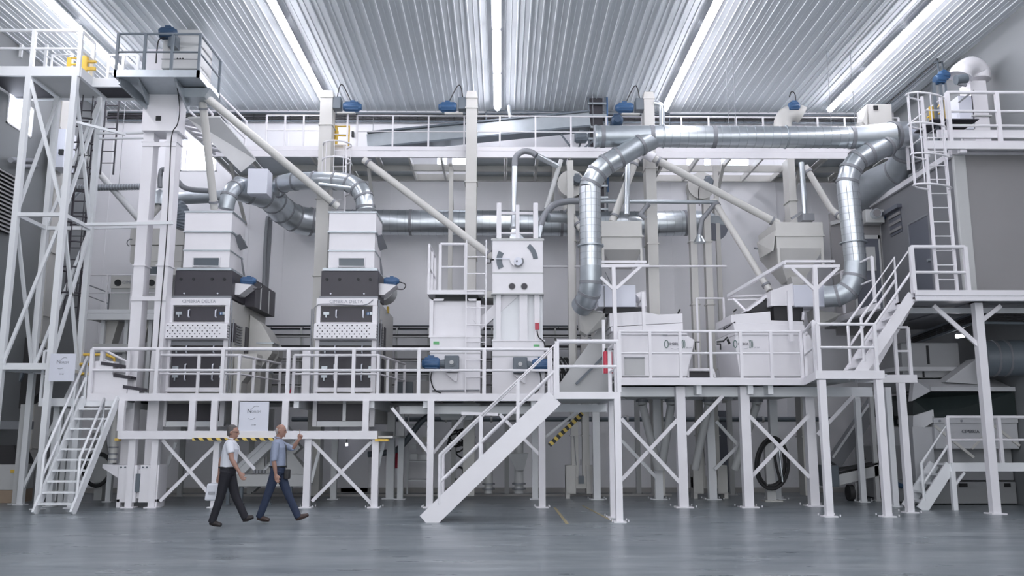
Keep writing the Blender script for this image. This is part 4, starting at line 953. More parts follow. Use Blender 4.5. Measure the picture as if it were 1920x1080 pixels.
# rear-left third cleaner on its own high platform
YR=23.4; zr=fz(585,YR)
t=thing('rear_platform','white high platform behind the left bucket elevator carrying a smaller cleaner','platform',(fx(152,590,YR),YR,zr))
parts('edge_beam',MB().box(fx(148,590,YR),fx(346,590,YR),YR-.05,YR+.05,fz(601,YR),zr-.06).box(fx(148,590,YR),fx(346,590,YR),YR-.04,YR+.04,zr-.05,zr+.05),'steelwhite',t)
part('deck_sheet',MB().box(fx(148,590,YR),fx(346,590,YR),YR,25.6,zr-.14,zr-.08),'offgrey',t)
for px in(192,281,236): mb=MB(); column(mb,fx(px,640,YR+.3),YR+.3,za1 if px!=236 else za1,zr-.1,.1,False); part('column',mb,'steelwhite',t)
railing('white railing on the high platform behind the left bucket elevator',[(fx(150,585,YR),YR,zr),(fx(290,585,YR),YR,zr)],[3],h=fz(517,YR)-zr,w=.04)
railing('slanted dark handrail on the high rear platform beside the caged ladder',[(fx(158,560,YR+.6),YR+.6,zr+.25),(fx(203,573,YR+.6),YR+.6,zr)],[1],h=.6,w=.035,m='strap')
t=thing('small_cleaner','smaller pale cleaner with two round black ports on the high rear platform','grain cleaner',A(250,583,24))
parts('body',MB().box(fx(207,550,23.8),fx(300,550,23.8),23.8,25.2,zr,fz(516,23.8)),'offgrey',t,bevel=.02)
part('front_panel',MB().box(fx(208,530,23.78),fx(300,530,23.78),23.76,23.8,fz(542,23.8),fz(518,23.8)),'cream',t,bevel=.01)
for px in(221,284): a=A(px,530,23.74); part('round_port',MB().tube([(a.x,23.72,a.z),(a.x,23.77,a.z)],.09,18),'black',t)
lettering('name_lettering','CIMBRIA',A(246,532,23.74),.13,'printfaint',t)
t=thing('rear_aspirator','cream stacked aspirator casing behind the front-left elevator trunks','aspirator',A(300,510,24))
x0,x1=fx(246,450,23.9),fx(343,450,23.9)
parts('casing',MB().box(x0,x1,23.9,25.2,fz(492,23.9),fz(462,23.9)).box(x0-.03,x1+.03,23.88,25.2,fz(461,23.9),fz(430,23.9)).frus((x0+.3,x1,23.9,25.2),fz(517,23.9),(x0,x1,23.9,25.2),fz(492,23.9)),'cream',t,bevel=.01)
part('inspection_window',MB().box(fx(275,508,23.88),fx(301,508,23.88),23.86,23.9,fz(515,23.9),fz(502,23.9)),'glass',t)
part('small_hook',MB().tube(arc(A(245,455,23.85),V((1,0,0)),V((0,0,1)),.1,PI*.4,PI*1.4,6),.015,6),'strap',t)
t=thing('funnel_chute','cream tapered funnel chute under the high rear platform','chute',A(205,645,23.8))
a=A(200,602,23.8);b=A(222,602,23.8);c=A(209,645,23.8);d=A(197,645,23.8); part('casing',MB().prism([a,b,c,d],(0,.4,0)),'cream',t)
t=thing('funnel_chute','small cream funnel chute beside the front-left elevator under the high rear platform','chute',A(262,640,23.8))
part('casing',MB().prism([A(262,600,23.8),A(280,600,23.8),A(272,632,23.8),A(262,640,23.8)],(0,.4,0)),'cream',t)
solo('deck_hopper',MB().frus((fx(180,660,23.5),fx(238,660,23.5),23.4,24.2),fz(662,23.5),(fx(176,650,23.5),fx(244,650,23.5),23.4,24.3),fz(646,23.5)),'offgrey','grey tapered hopper behind the short steps at the left of the deck','hopper')
# ================= bins =================
def gearmotor(t,px,py,Y,flip=1):
    a=A(px,py,Y); s=flip
    part('gearbox',MB().box(a.x-.17,a.x+.17,Y-.28,Y,a.z-.19,a.z+.19).tube([(a.x,Y-.3,a.z+.02),(a.x,Y-.27,a.z+.02)],.1,16),'slate',t,label='grey gearbox',bevel=.02)
    part('hub',MB().tube([(a.x,Y-.33,a.z+.02),(a.x,Y-.3,a.z+.02)],.05,14),'offgrey',t)
    part('coupling',MB().tube([(a.x-s*.16,Y-.14,a.z),(a.x-s*.34,Y-.14,a.z)],[.11,.08],12),'slate',t)
    mb=MB(); motor(mb,(a.x-s*.5,Y-.14,a.z),(-s,0,0),.42,.145); part('drive_motor',mb,'blue',t,label='blue drive motor')
    part('cable',MB().tube(smoothpath([(a.x-s*.45,Y-.14,a.z-.1),(a.x-s*.5,Y-.14,a.z-.35),(a.x-s*.42,Y-.1,a.z-.6),(a.x-s*.25,Y-.08,a.z-.7)],5),.016,6),'rubber',t)
    part('bracket',MB().prism([(a.x-.16,Y-.12,a.z-.22),(a.x+.14,Y-.12,a.z-.22),(a.x+.12,Y-.12,a.z-.42),(a.x+.08,Y-.12,a.z-.42)],(0,.1,0)),'white',t)
BY=21.2
X=lambda px,py=650: fx(px,py,BY)
Z=lambda py: fz(py,BY)
t=thing('grain_bin','left white grain bin with a small railed platform on top','bin',A(852,738,BY),'white bins at the middle of the deck')
part('lower_body',MB().box(X(806),X(901),BY,BY+1.6,za1,Z(632)),'white',t,bevel=.015)
part('lower_seam',MB().box(X(805.5),X(901.5),BY-.01,BY+1.6,Z(663),Z(661)),'offgrey',t)
part('upper_back',MB().box(X(812,600),X(898,600),BY+.12,BY+1.5,Z(632),Z(563)),'white',t)
parts('corner_post',MB().box(X(805,600),X(812,600),BY,BY+.12,Z(632),Z(560)).box(X(893,600),X(901,600),BY,BY+.12,Z(632),Z(560)),'white',t)
parts('gusset',MB().prism([(X(805,600),BY,Z(560)),(X(832,600),BY,Z(560)),(X(830,600),BY,Z(564)),(X(812,600),BY,Z(564))],(0,.05,0)).prism([(X(877,600),BY,Z(560)),(X(901,600),BY,Z(560)),(X(901,600),BY,Z(564)),(X(879,600),BY,Z(564))],(0,.05,0)),'white',t)
part('top_gap',MB().box(X(815,600),X(896,600),BY+.05,BY+1.5,Z(563),Z(553)),'black',t)
part('platform_edge',MB().box(X(802,550),X(908,550),BY-.1,BY+1.6,Z(553),Z(545)),'white',t)
part('flange',MB().box(X(804,630),X(903,630),BY-.02,BY+1.6,Z(633),Z(629)),'white',t)
a=A(818,643,BY); part('rating_plate',MB().box(a.x-.07,a.x+.07,BY-.01,BY,a.z-.035,a.z+.035),'green',t,label='small green rating plate')
gearmotor(t,848,683,BY)
part('floor_conduit',MB().tube([(X(812),BY-.05,Z(733)),(X(900),BY-.05,Z(732))],.02,6),'strap',t)
zt=Z(545)
railing('white railing cage on top of the left white bin',[(X(825,540),BY-.05,zt),(X(873,540),BY-.05,zt)],[1],h=Z(459)-zt,w=.05)
railing('slim white side railing on top of the left white bin',[(X(804,540),BY-.05,zt),(X(803,540)+.05,BY+1.4,zt)],[2],h=Z(460)-zt,w=.04)
lx0=X(874,600)
ladder('slim white ladder on the right side of the left white bin',(lx0,BY-.12,za1),(lx0,BY-.12,Z(452)),(X(911,600)-lx0,0,0),rung=.38,w=.03)
solo('bridge_plate',MB().box(X(905,545),X(925,545),BY+.2,BY+1.4,Z(556),Z(543)),'cream','cream bridge plate between the left bin and the divider tower','plate')
t=thing('divider_tower','white divider tower with a round dial front, standing on the right bin of the deck','divider tower',A(970,738,BY))
part('lower_body',MB().box(X(923),X(1021),BY,BY+1.6,za1,Z(640)),'white',t,bevel=.015)
part('lower_seam',MB().box(X(922.5),X(1021.5),BY-.01,BY+1.6,Z(669),Z(667)),'offgrey',t)
part('flange',MB().box(X(922),X(1022),BY-.02,BY+1.6,Z(640),Z(637)),'white',t)
part('upper_back',MB().box(X(925,600),X(1018,600),BY+.15,BY+1.5,Z(640),Z(552)),'steelwhite',t)
for a_,b_ in((930,939),(974,989),(1002,1012)): part('front_post',MB().box(X(a_,600),X(b_,600),BY,BY+.15,Z(638),Z(552)),'white',t)
part('head_box',MB().box(X(923,500),X(1018,500),BY-.1,BY+1.3,Z(552),Z(451)),'white',t,bevel=.015)
parts('head_seam',MB().box(X(922.5,500),X(1018.5,500),BY-.11,BY+1.3,Z(514),Z(512)).box(X(921,500),X(1020,500),BY-.12,BY+1.3,Z(453),Z(449)).box(X(921,550),X(1020,550),BY-.12,BY+1.3,Z(553),Z(551)),'offgrey',t)
c=A(969,488,BY-.1); Yp=BY-.105
def arcplate(r0,r1,t0,t1):
    n=8;vs=[];mb=MB()
    for i in range(n):
        a0=t0+(t1-t0)*i/n;a1=t0+(t1-t0)*(i+1)/n
        p=lambda r,a:(c.x+r*math.cos(a),Yp,c.z+r*math.sin(a))
        if i: mb.hold=True
        mb.prism([p(r0,a0),p(r1,a0),p(r1,a1),p(r0,a1)],(0,-.012,0))
    return mb
part('dial_slot',arcplate(.36,.5,math.radians(152),math.radians(207)),'slate',t); part('dial_slot',arcplate(.4,.52,math.radians(5),math.radians(52)),'slate',t)
part('dial_pointer',MB().bar((c.x-.52,Yp-.03,c.z+.03),(c.x-.1,Yp-.03,c.z+.03),.015,.03),'signwhite',t)
part('dial_hub',MB().tube([(c.x,Yp,c.z),(c.x,Yp-.1,c.z)],.17,20),'white',t)
part('dial_disc',MB().tube([(c.x+.03,Yp-.1,c.z-.05),(c.x+.03,Yp-.13,c.z-.05)],.1,18),'signwhite',t)
part('dial_hook',MB().tube(arc((c.x+.03,Yp-.1,c.z-.04),V((1,0,0)),V((0,0,1)),.12,-PI*.75,PI*.2,8),.022,6),'strap',t)
part('dial_bolt',MB().tube([(c.x,Yp-.13,c.z-.05),(c.x,Yp-.15,c.z-.05)],.02,8),'black',t)
for px in(960,983): a=A(px,537,BY-.1); part('sight_port',MB().tube([(a.x,BY-.1,a.z),(a.x,BY-.12,a.z)],.075,18),'dark',t); part('port_rim',MB().tube([(a.x,BY-.1,a.z),(a.x,BY-.11,a.z)],.09,18),'offgrey',t)
a=A(1007,612,BY); part('switch_box',MB().box(a.x-.05,a.x+.05,BY-.06,BY,a.z-.08,a.z+.08),'red',t,label='small red switch box')
part('switch_cable',MB().tube(smoothpath(P3([(1007,620,BY-.05),(1010,632,BY-.05),(1020,642,BY-.05),(1022,660,BY-.05)]),5),.014,6),'rubber',t)
a=A(1006,648,BY); part('rating_plate',MB().box(a.x-.07,a.x+.07,BY-.01,BY,a.z-.025,a.z+.025),'green',t,label='small green rating plate')
gearmotor(t,975,686,BY,-1)
for a_,b_,tp in((931,940,380),(967,974,384),(1000,1009,380)): part('top_post',MB().box(X(a_,420),X(b_,420),BY,BY+.12,Z(452),Z(tp)),'white',t)
parts('top_rail_bar',MB().box(X(940,420),X(1000,420),BY+.3,BY+.35,Z(396),Z(391)).box(X(940,420),X(1000,420),BY+.3,BY+.35,Z(433),Z(430)),'white',t)
part('hand_crank',MB().tube([A(926,487,BY-.2),A(920,487,BY-.2),A(920,493,BY-.2),A(913,493,BY-.2)],.018,6),'black',t)
# ================= front landing + stair =================
LY0,LY1=16.85,17.85
zl1=fz(735,LY0); zl0=fz(748,LY0); lx0=fx(1040,742,LY0); lx1=fx(1163,742,LY0)
t=thing('stair_landing','white landing in front of the machine deck at the head of the front staircase','landing',(lx1,LY0,0))
parts('edge_beam',MB().box(lx0,lx1,LY0-.04,LY0+.04,zl0,zl1).box(lx1-.06,lx1,LY0,DA,zl0,zl1).box(lx0,lx0+.06,LY0,DA,zl0,zl1),'white',t)
part('deck_plate',MB().box(lx0,lx1,LY0+.04,DA,zl1-.08,zl1-.03),'offgrey',t)
part('rear_beam',MB().box(lx0,lx1,LY1+1.2,LY1+1.3,zl0-.18,zl0-.02),'steelwhite',t)
for px,py,Y in((1159,978,LY0),(1148,970,LY1)):
    x=fx(px,850,Y); mb=MB(); column(mb,x,Y,0,zl0 if Y==LY1 else zl0+.02,.125); bolts(mb,x,Y,.15); part('column',mb,'white',t)
part('hazard_beam',MB().bar(A(1092,775,20.2),A(1030,835,20.2),.06,.1),'hazard',t); part('brace',MB().bar(A(1088,767,20.6),A(1022,820,20.6),.05,.06),'steelwhite',t)
rl=fz(640,LY0)-zl1
railing('white railing on the front of the stair landing before the red extinguishers',[(lx0+.05,LY0,zl1),(lx1-.02,LY0,zl1)],[1],h=rl,w=.055,mids=(.5,))
railing('white railing post pair on the right edge of the stair landing',[(lx1-.02,LY0+.4,zl1),(lx1-.02,LY1+.4,zl1)],[1],h=rl,w=.05)
sf=fl(808,981); 
zst=zl1-.1
stair('large white steel staircase in the foreground rising to the right up to the landing',(sf.x-.1,LY0,0),(lx0,LY0,zst),(0,.95,0),12,sw=.34,h=1.0,railsides=(0,1))
# ================= deck B (gravity tables) =================
GB=20.1; zb1=fz(708,GB); zb0=fz(722,GB); bx0_,bx1_=fx(1158,715,GB),fx(1508,715,GB)
FBY=17.95; ezb1,ezb0=fz(700,FBY),fz(713,FBY); ex0,ex1=fx(1537,706,FBY),fx(1648,706,FBY)
t=thing('gravity_deck','white raised steel deck under the two gravity tables on the right','deck',(bx0_,GB,0))
parts('edge_beam',MB().box(bx0_,bx1_,GB-.05,GB+.05,zb0,zb1).hexa([(bx1_,GB-.05,zb0),(bx1_,GB+.05,zb0),(ex0,FBY+.3,zb0),(ex0,FBY+.2,zb0),(bx1_,GB-.05,zb1),(bx1_,GB+.05,zb1),(ex0,FBY+.3,zb1),(ex0,FBY+.2,zb1)])
  .box(ex0-.1,ex1+.1,FBY-.05,FBY+.05,zb0,zb1).box(ex1,fx(1716,712,19.2),19.1,19.2,zb0,zb1).box(ex1+.02,ex1+.1,FBY,19.2,zb0,zb1),'white',t)
part('deck_plate',MB().box(bx0_,bx1_,GB+.05,24.2,zb1-.08,zb1-.03),'offgrey',t); part('front_deck_plate',MB().box(bx1_,ex1+.3,FBY+.3,24.2,zb1-.09,zb1-.04),'offgrey',t)
mb=MB()
for px in(1305,1400,1437): x=fx(px,735,GB+.4); mb.box(x-.06,x+.06,GB+.06,23.5,zb0-.2,zb0+.02)
mb.box(bx0_,fx(1640,740,20.4),20.5,20.6,zb0-.24,zb0-.02); mb.box(bx0_,bx1_,23.3,23.4,zb0-.2,zb0)
parts('lower_beam',mb,'steelwhite',t)
def post(px,Y,w,m='white',z1=None): 
    x=fx(px,850,Y); mb=MB(); column(mb,x,Y,0,z1 or zb0-.02,w); bolts(mb,x,Y,w*1.15); part('column',mb,m,t)
for px,Y in((1278,20.4),(1399,20.4),(1521,20.8)): post(px,Y,.21)
for px in(1233,1333,1452): post(px,23.0,.2,'steelwhite')
for px in(1196,1370): post(px,24.8,.13,'offgrey')
post(1548,FBY,.14); post(1656,FBY,.14); post(1698,18.9,.14); post(1613,22.0,.13,'steelwhite'); post(1672,20.6,.13,'steelwhite'); post(1640,22.4,.1,'offgrey')
post(1118,23.0,.18,'steelwhite')
for p,q,Y in(((1165,785),(1275,905),20.3),((1272,785),(1165,900),20.34),((1287,815),(1355,742),20.4),((1405,780),(1518,895),20.4),((1517,778),(1408,895),20.44),((1533,815),(1600,742),20.5)):
    part('cross_brace',MB().bar(A(*p,Y),A(*q,Y),.03,.085),'white',t)
for p,q,Y in(((1165,825),(1230,895),22.8),((1343,790),(1382,833),22.8),((1382,838),(1340,880),22.8)): part('cross_brace',MB().bar(A(*p,Y),A(*q,Y),.03,.08),'steelwhite',t)
rb=fz(619,GB)-zb1
railing('white railing along the front of the gravity table deck',[(fx(1163,708,GB),GB,zb1),(fx(1505,708,GB),GB,zb1)],[6],h=fz(621,GB)-zb1,mids=(.53,))
railing('short diagonal white railing linking the gravity deck to its front corner',[(bx1_+.05,GB,zb1),(ex0+.02,FBY+.25,zb1)],[1],h=1.05,mids=(.5,))
railing('white railing at the front corner of the gravity deck below the right stair',[(ex0+.0,FBY,zb1),(fx(1645,700,FBY),FBY,zb1)],[1],h=fz(607,FBY)-zb1,mids=(.5,))
railing('white railing stub at the right end of the gravity deck before the dark separator',[(fx(1683,708,19.2),19.2,zb1),(fx(1705,708,19.3),19.2,zb1)],[1],h=1.05,mids=(.5,))
# ================= gravity tables =================
def logo(t,c,s):
    mk=lambda x,z:(c.x+x*s,c.y,c.z+z*s); ax=V((1,0,0));az=V((0,0,1))
    part('logo_ring',MB().tube([mk(-1.1+.22*math.cos(a*PI/8),.45*math.sin(a*PI/8)) for a in range(17)],.045*s,5),'printgreen',t)
    lettering('logo_lettering','TIMBRIA'[1:],(c.x-.1*s,c.y,c.z-.12*s),.42*s,'print',t)
    for k in(0,1,2): part('logo_arc',MB().tube([mk(.62+.17*k+.14*math.cos(a*PI/10-PI/2),.48*math.sin(a*PI/10-PI/2)) for a in range(11)],.035*s,5),'printgreen',t)
    part('logo_underline',MB().tube([mk(-.6,-.5),mk(-.1,-.62),mk(.5,-.5)],.02*s,5),'printfaint',t)
    lettering('model_lettering','GA 310',(c.x+1.55*s,c.y,c.z-.5*s),.22*s,'printfaint',t)
GY=20.75
Gx=lambda px,py=660: fx(px,py,GY)
Gz=lambda py,y=GY: fz(py,y)
t=thing('gravity_table','left white gravity table under the left hopper, beside the extinguishers','gravity table',A(1225,706,GY),'white gravity tables')
part('body',MB().prism([(Gx(1150),GY,Gz(706)),(Gx(1287),GY,Gz(706)),(Gx(1304),GY,Gz(637)),(Gx(1290),GY,Gz(628)),(Gx(1150),GY,Gz(626))],(0,1.9,0)),'white',t,bevel=.03)
part('inner_panel',MB().box(Gx(1170),Gx(1208),GY-.01,GY+.02,Gz(703),Gz(671)),'offgrey',t); part('panel_slot',MB().box(Gx(1170),Gx(1208),GY-.03,GY,Gz(671.5),Gz(669.5)),'strap',t)
part('rim',MB().box(Gx(1150),Gx(1290),GY-.03,GY+1.9,Gz(628),Gz(620)),'white',t,bevel=.02)
part('hood_lower',MB().prism([(Gx(1147),GY+.1,Gz(620)),(Gx(1284),GY+.1,Gz(620)),(Gx(1284),GY+.1,Gz(604)),(Gx(1147),GY+.1,Gz(612))],(0,1.6,0)),'white',t,bevel=.01)
part('hood_upper',MB().prism([(Gx(1145),GY+.12,Gz(611)),(Gx(1284),GY+.12,Gz(603)),(Gx(1284),GY+.12,Gz(586)),(Gx(1238),GY+.12,Gz(588)),(Gx(1205),GY+.12,Gz(582)),(Gx(1145),GY+.12,Gz(586))],(0,1.5,0)),'white',t,bevel=.01)
logo(t,A(1267,645,GY-.02),.2); part('handle_slot',MB().box(Gx(1243),Gx(1252),GY-.04,GY-.02,Gz(628.5),Gz(627.5)),'strap',t)
part('bolt_row',MB().tube([(Gx(1160),GY-.01,Gz(636)),(Gx(1160),GY,Gz(636))],.015,6),'strap',t)
part('toggle_handle',MB().tube([A(1271,588,GY+.3),A(1275,580,GY+.3)],.02,6),'black',t)
part('side_latch',MB().tube([(Gx(1306),GY+.1,Gz(655)),(Gx(1306),GY+.1,Gz(640)),(Gx(1314),GY+.1,Gz(640))],.015,6),'black',t)
t=thing('gravity_table','right white gravity table under the right hopper','gravity table',A(1450,706,GY),'white gravity tables')
part('body',MB().prism([(Gx(1386),GY,Gz(706)),(Gx(1524),GY,Gz(706)),(Gx(1526),GY,Gz(640)),(Gx(1520),GY,Gz(626)),(Gx(1380),GY,Gz(626)),(Gx(1378),GY,Gz(640))],(0,1.9,0)),'white',t,bevel=.03)
part('rim',MB().box(Gx(1378),Gx(1516),GY-.03,GY+1.9,Gz(628),Gz(621)),'white',t,bevel=.02)
part('hood_lower',MB().prism([(Gx(1380),GY+.05,Gz(620)),(Gx(1513),GY+.05,Gz(620)),(Gx(1513),GY+.05,Gz(608)),(Gx(1378),GY+.05,Gz(604))],(0,1.6,0)),'white',t,bevel=.01)
part('hood_upper',MB().prism([(Gx(1375),GY+.07,Gz(604)),(Gx(1511),GY+.07,Gz(608)),(Gx(1511),GY+.07,Gz(601)),(Gx(1450),GY+.07,Gz(599)),(Gx(1450),GY+.07,Gz(582)),(Gx(1375),GY+.07,Gz(589))],(0,1.5,0)),'white',t,bevel=.01)
part('side_hood',MB().prism([A(1378,588,GY+.1),A(1360,600,GY+.9),A(1358,618,GY+.9),A(1376,606,GY+.1)],(0,0.05,0.02)),'cream',t)
part('side_gasket',MB().tube([A(1378,604,GY),A(1357,618,GY+.8),A(1360,598,GY+.8)],.015,6),'rubber',t)
logo(t,A(1395,645,GY-.02),.19)
parts('side_lever',MB().tube([A(1364,632,GY),A(1356,640,GY),A(1344,641,GY)],.02,6).tube([A(1344,645,GY),A(1351,645,GY),A(1351,656,GY)],.02,6).tube([A(1364,636,GY),A(1368,645,GY)],.03,6),'black',t)
part('end_casing',MB().box(Gx(1512),Gx(1524),GY+.1,GY+1.6,Gz(705),Gz(668)),'offgrey',t)
part('upper_latch',MB().tube([A(1375,585,GY),A(1381,580,GY)],.02,6),'black',t)
# hoppers
def hopper(label,a0,a1,yt,ym,ym2,yb,c0,c1,Y,D,side=0):
    x0,x1=fx(a0,ym,Y),fx(a1,ym,Y); z=lambda py: fz(py,Y)
    t=thing('hopper',label,'hopper',((x0+x1)/2,Y,z(yb)),'cream hoppers above the gravity tables')
    part('upper_band',MB().box(x0,x1,Y,Y+D,z(ym),z(yt)),'cream',t,bevel=.01)
    part('band_flange',MB().box(x0-.03,x1+.03,Y-.03,Y+D+.03,z(ym)-.02,z(ym)+.02),'cream',t)
    part('lower_band',MB().box(x0+.01,x1-.01,Y+.01,Y+D,z(ym2),z(ym)-.02),'cream',t)
    part('cone',MB().frus((fx(c0,yb,Y+.4),fx(c1,yb,Y+.4),Y+D*.35,Y+D*.65),z(yb),(x0+.01,x1-.01,Y+.01,Y+D),z(ym2)),'cream',t)
    return t,x0,x1,z
t,x0,x1,z=hopper('left cream hopper half hidden behind the left down duct',1128,1204,414,442,467,490,1150,1190,22.0,1.6)
parts('support_leg',MB().box(x1-.06,x1,22.0,22.06,z(495),z(467)).box(x0,x0+.06,22.0,22.06,z(495),z(467)),'cream',t)
t,x0,x1,z=hopper('right cream hopper with visible cone and side flap',1455,1544,415,440,464,520,1478,1508,21.4,1.5)
parts('support_leg',MB().box(x0+.02,x0+.08,21.4,21.46,z(495),z(464)).box(x1-.08,x1-.02,21.4,21.46,z(495),z(464)),'cream',t)
part('side_flap',MB().prism([A(1453,432,21.4),A(1419,455,22.4),A(1424,485,22.4),A(1448,470,21.5)],(.03,0,0)),'cream',t)
part('side_lever',MB().tube([A(1421,466,22.2),A(1414,465,22.2)],.03,6),'strap',t)
part('stub_outlet',MB().frus((fx(1490,540,21.7),fx(1500,540,21.7),21.7,21.9),fz(545,21.7),(fx(1478,520,21.8),fx(1508,520,21.8),21.6,22.1),fz(520,21.8)),'cream',t)
parts('top_fitting',MB().box(fx(1500,408,22),fx(1522,408,22),21.8,22.2,fz(415,22),fz(402,22)).bar(A(1484,410,22),A(1503,398,22),.06),'strap',t)
# support frames
FY=20.35
t=thing('support_frame','white Y-shaped support frame carrying the left transition box','support frame',A(1152,700,FY))
part('post',MB().bar(A(1156,700,FY),A(1150,497,FY),.09,.09),'white',t)
parts('top_beam',MB().bar(A(1127,499,FY),A(1217,498,FY),.07,.07).bar(A(1127,491,FY+.3),A(1212,491,FY+.3),.06,.06),'white',t)
parts('arm',MB().bar(A(1151,543,FY),A(1126,520,FY),.06,.07).bar(A(1155,541,FY),A(1203,498,FY),.06,.07),'white',t)
parts('side_post',MB().bar(A(1133,700,FY+.1),A(1131,600,FY+.1),.07).bar(A(1208,620,FY),A(1205,548,FY),.07),'white',t)
t=thing('support_frame','white Y-shaped support frame below the right hopper','support frame',A(1533,700,FY))
part('post',MB().bar(A(1536,700,FY-.4),A(1527,500,FY-.4),.1,.1),'white',t)
parts('top_beam',MB().bar(A(1470,500,FY-.4),A(1574,499,FY-.4),.07,.07).bar(A(1471,490,FY-.1),A(1565,490,FY-.1),.07,.05),'white',t)
parts('arm',MB().bar(A(1527,543,FY-.4),A(1484,502,FY-.4),.06,.07).bar(A(1532,540,FY-.4),A(1572,502,FY-.4),.06,.07),'white',t)
part('sloping_beam',MB().bar(A(1471,492,FY-.2),A(1365,555,22.4),.06,.08),'white',t)
parts('rear_beam',MB().bar(A(1365,556,22.4),A(1450,553,21.8),.05,.05).bar(A(1365,562,22.4),A(1440,561,21.8),.04,.04).bar(A(1375,560,22),A(1398,583,21.6),.04,.05).bar(A(1484,640,FY),A(1479,545,FY),.09,.09),'white',t)
# transition boxes
t=thing('transition_box','grey-blue sheet metal box joining the left down duct to the left gravity table','transition box',A(1155,575,21))
part('box',MB().box(fx(1121,555,20.9),fx(1192,555,20.9),20.9,21.6,fz(575,20.9),fz(534,20.9)),'signwhite',t,bevel=.01)
part('seam',MB().box(fx(1132,555,20.9),fx(1134,555,20.9),20.88,20.9,fz(575,20.9),fz(536,20.9)),'strap',t)
part('rubber_skirt',MB().box(fx(1135,580,20.95),fx(1204,580,20.95),20.95,21.5,fz(588,20.9),fz(575,20.9)),'rubber',t)
part('side_spout',MB().tube([A(1192,560,21.2),A(1204,552,21.3),A(1204,575,21.3)],.12,12),'white',t)
part('frame_top',MB().tube([A(1134,533,21),A(1135,510,21),A(1146,533,21)],.02,6),'strap',t)
t=thing('transition_box','grey-blue sheet metal box joining the right down duct to the right gravity table','transition box',A(1520,570,21))
part('box',MB().box(fx(1489,553,20.85),fx(1548,553,20.85),20.85,21.5,fz(574,20.85),fz(533,20.85)),'signwhite',t,bevel=.01)
part('white_chute',MB().prism([A(1445,573,20.9),A(1445,545,20.9),A(1486,531,20.9),A(1489,573,20.9)],(0,.6,0)),'white',t)
part('sloping_lid',MB().prism([A(1398,583,21.2),A(1445,546,21.2),A(1446,552,21.2),A(1404,583,21.2)],(0,.6,0)),'white',t)
part('rubber_skirt',MB().box(fx(1451,585,20.98),fx(1506,585,20.98),20.98,21.5,fz(602,20.95),fz(573,20.95)),'rubber',t)
part('sloping_skirt',MB().prism([A(1402,584,21.2),A(1445,558,21.2),A(1450,584,21.2)],(0,.5,0)),'rubber',t)
part('corner_bracket',MB().bar(A(1505,600,20.9),A(1506,585,20.9),.05),'white',t)
solo('dust_hood',MB().prism([A(1085,585,21.3),A(1108,580,20.9),A(1135,588,20.9),A(1134,610,21.2),A(1100,628,21.4),A(1088,620,21.5)],(0,.5,0)),'cream','cream dust hood below the end of the left down duct','hood')
solo('dust_hood',MB().prism([A(1525,580,21.1),A(1578,588,21.3),A(1565,602,21.5),A(1530,612,21.3)],(0,.5,0)),'cream','pale dust hood below the end of the right down duct','hood')
solo('column_stub',MB().box(fx(1066,560,22.6),fx(1078,560,22.6),22.6,22.8,zb1,fz(300,22.6)),'cream','tall cream column left of the left down duct, with red extinguishers at its right','column')
solo('column_stub',MB().box(fx(1110,660,22.3),fx(1117,660,22.3),22.3,22.45,zb1,fz(603,22.3)),'cream','slim cream column behind the stair landing next to the conveyor chute','column')
# thin horizontal pipe at y=500
t=thing('air_pipe','thin white horizontal pipe crossing behind the divider tower at mid height','pipe',A(1020,500,23))
part('pipe',MB().tube([A(1018,500,22.9),A(1362,499,22.9)],.03,8),'white',t)
# inclined conveyor belt behind landing
t=thing('feed_conveyor','pale inclined feed conveyor rising behind the stair landing','conveyor',A(1100,700,21.8))
part('trough',MB().prism([A(1035,738,21.8),A(1100,650,21.8),A(1140,590,21.8),A(1148,610,21.8),A(1140,735,21.8)],(0,.4,0)),'offgrey',t)
part('dark_rail',MB().bar(A(1080,720,21.7),A(1132,668,21.7),.06,.06),'slate',t)
# extinguishers
for px,lab in((1136,'red fire extinguisher on the deck, left of the pair beside the left gravity table'),(1144,'red fire extinguisher on the deck, right of the pair beside the left gravity table')):
    a=A(px,700,19.6); z0,z1=fz(700,19.6),fz(658,19.6); t=thing('fire_extinguisher',lab,'fire extinguisher',(a.x,19.6,z0),'red fire extinguishers beside the gravity table')
    part('cylinder',MB().tube([(a.x,19.6,z0),(a.x,19.6,z1-.03),(a.x,19.6,z1)],[.055,.055,.03],14),'red',t)
    part('valve',MB().tube([(a.x,19.6,z1),(a.x,19.6,z1+.06)],.02,8),'black',t)
    part('hose',MB().tube(smoothpath([(a.x,19.58,z1+.05),(a.x+.1,19.55,z1),(a.x+.1,19.55,z1-.25),(a.x+.08,19.55,z1-.35)],5),.014,6),'rubber',t)
a=A(745,878,24.9); t=thing('fire_extinguisher','red fire extinguisher hung under the deck near the back wall','fire extinguisher',a)
part('cylinder',MB().tube([(a.x,24.9,a.z),(a.x,24.9,a.z+.42),(a.x,24.9,a.z+.47)],[.08,.08,.03],14),'red',t); part('valve',MB().tube([(a.x,24.9,a.z+.47),(a.x,24.9,a.z+.53)],.02,8),'black',t)
part('hose',MB().tube(smoothpath([(a.x,24.85,a.z+.5),(a.x-.1,24.8,a.z+.4),(a.x-.1,24.8,a.z+.1)],4),.015,6),'rubber',t)
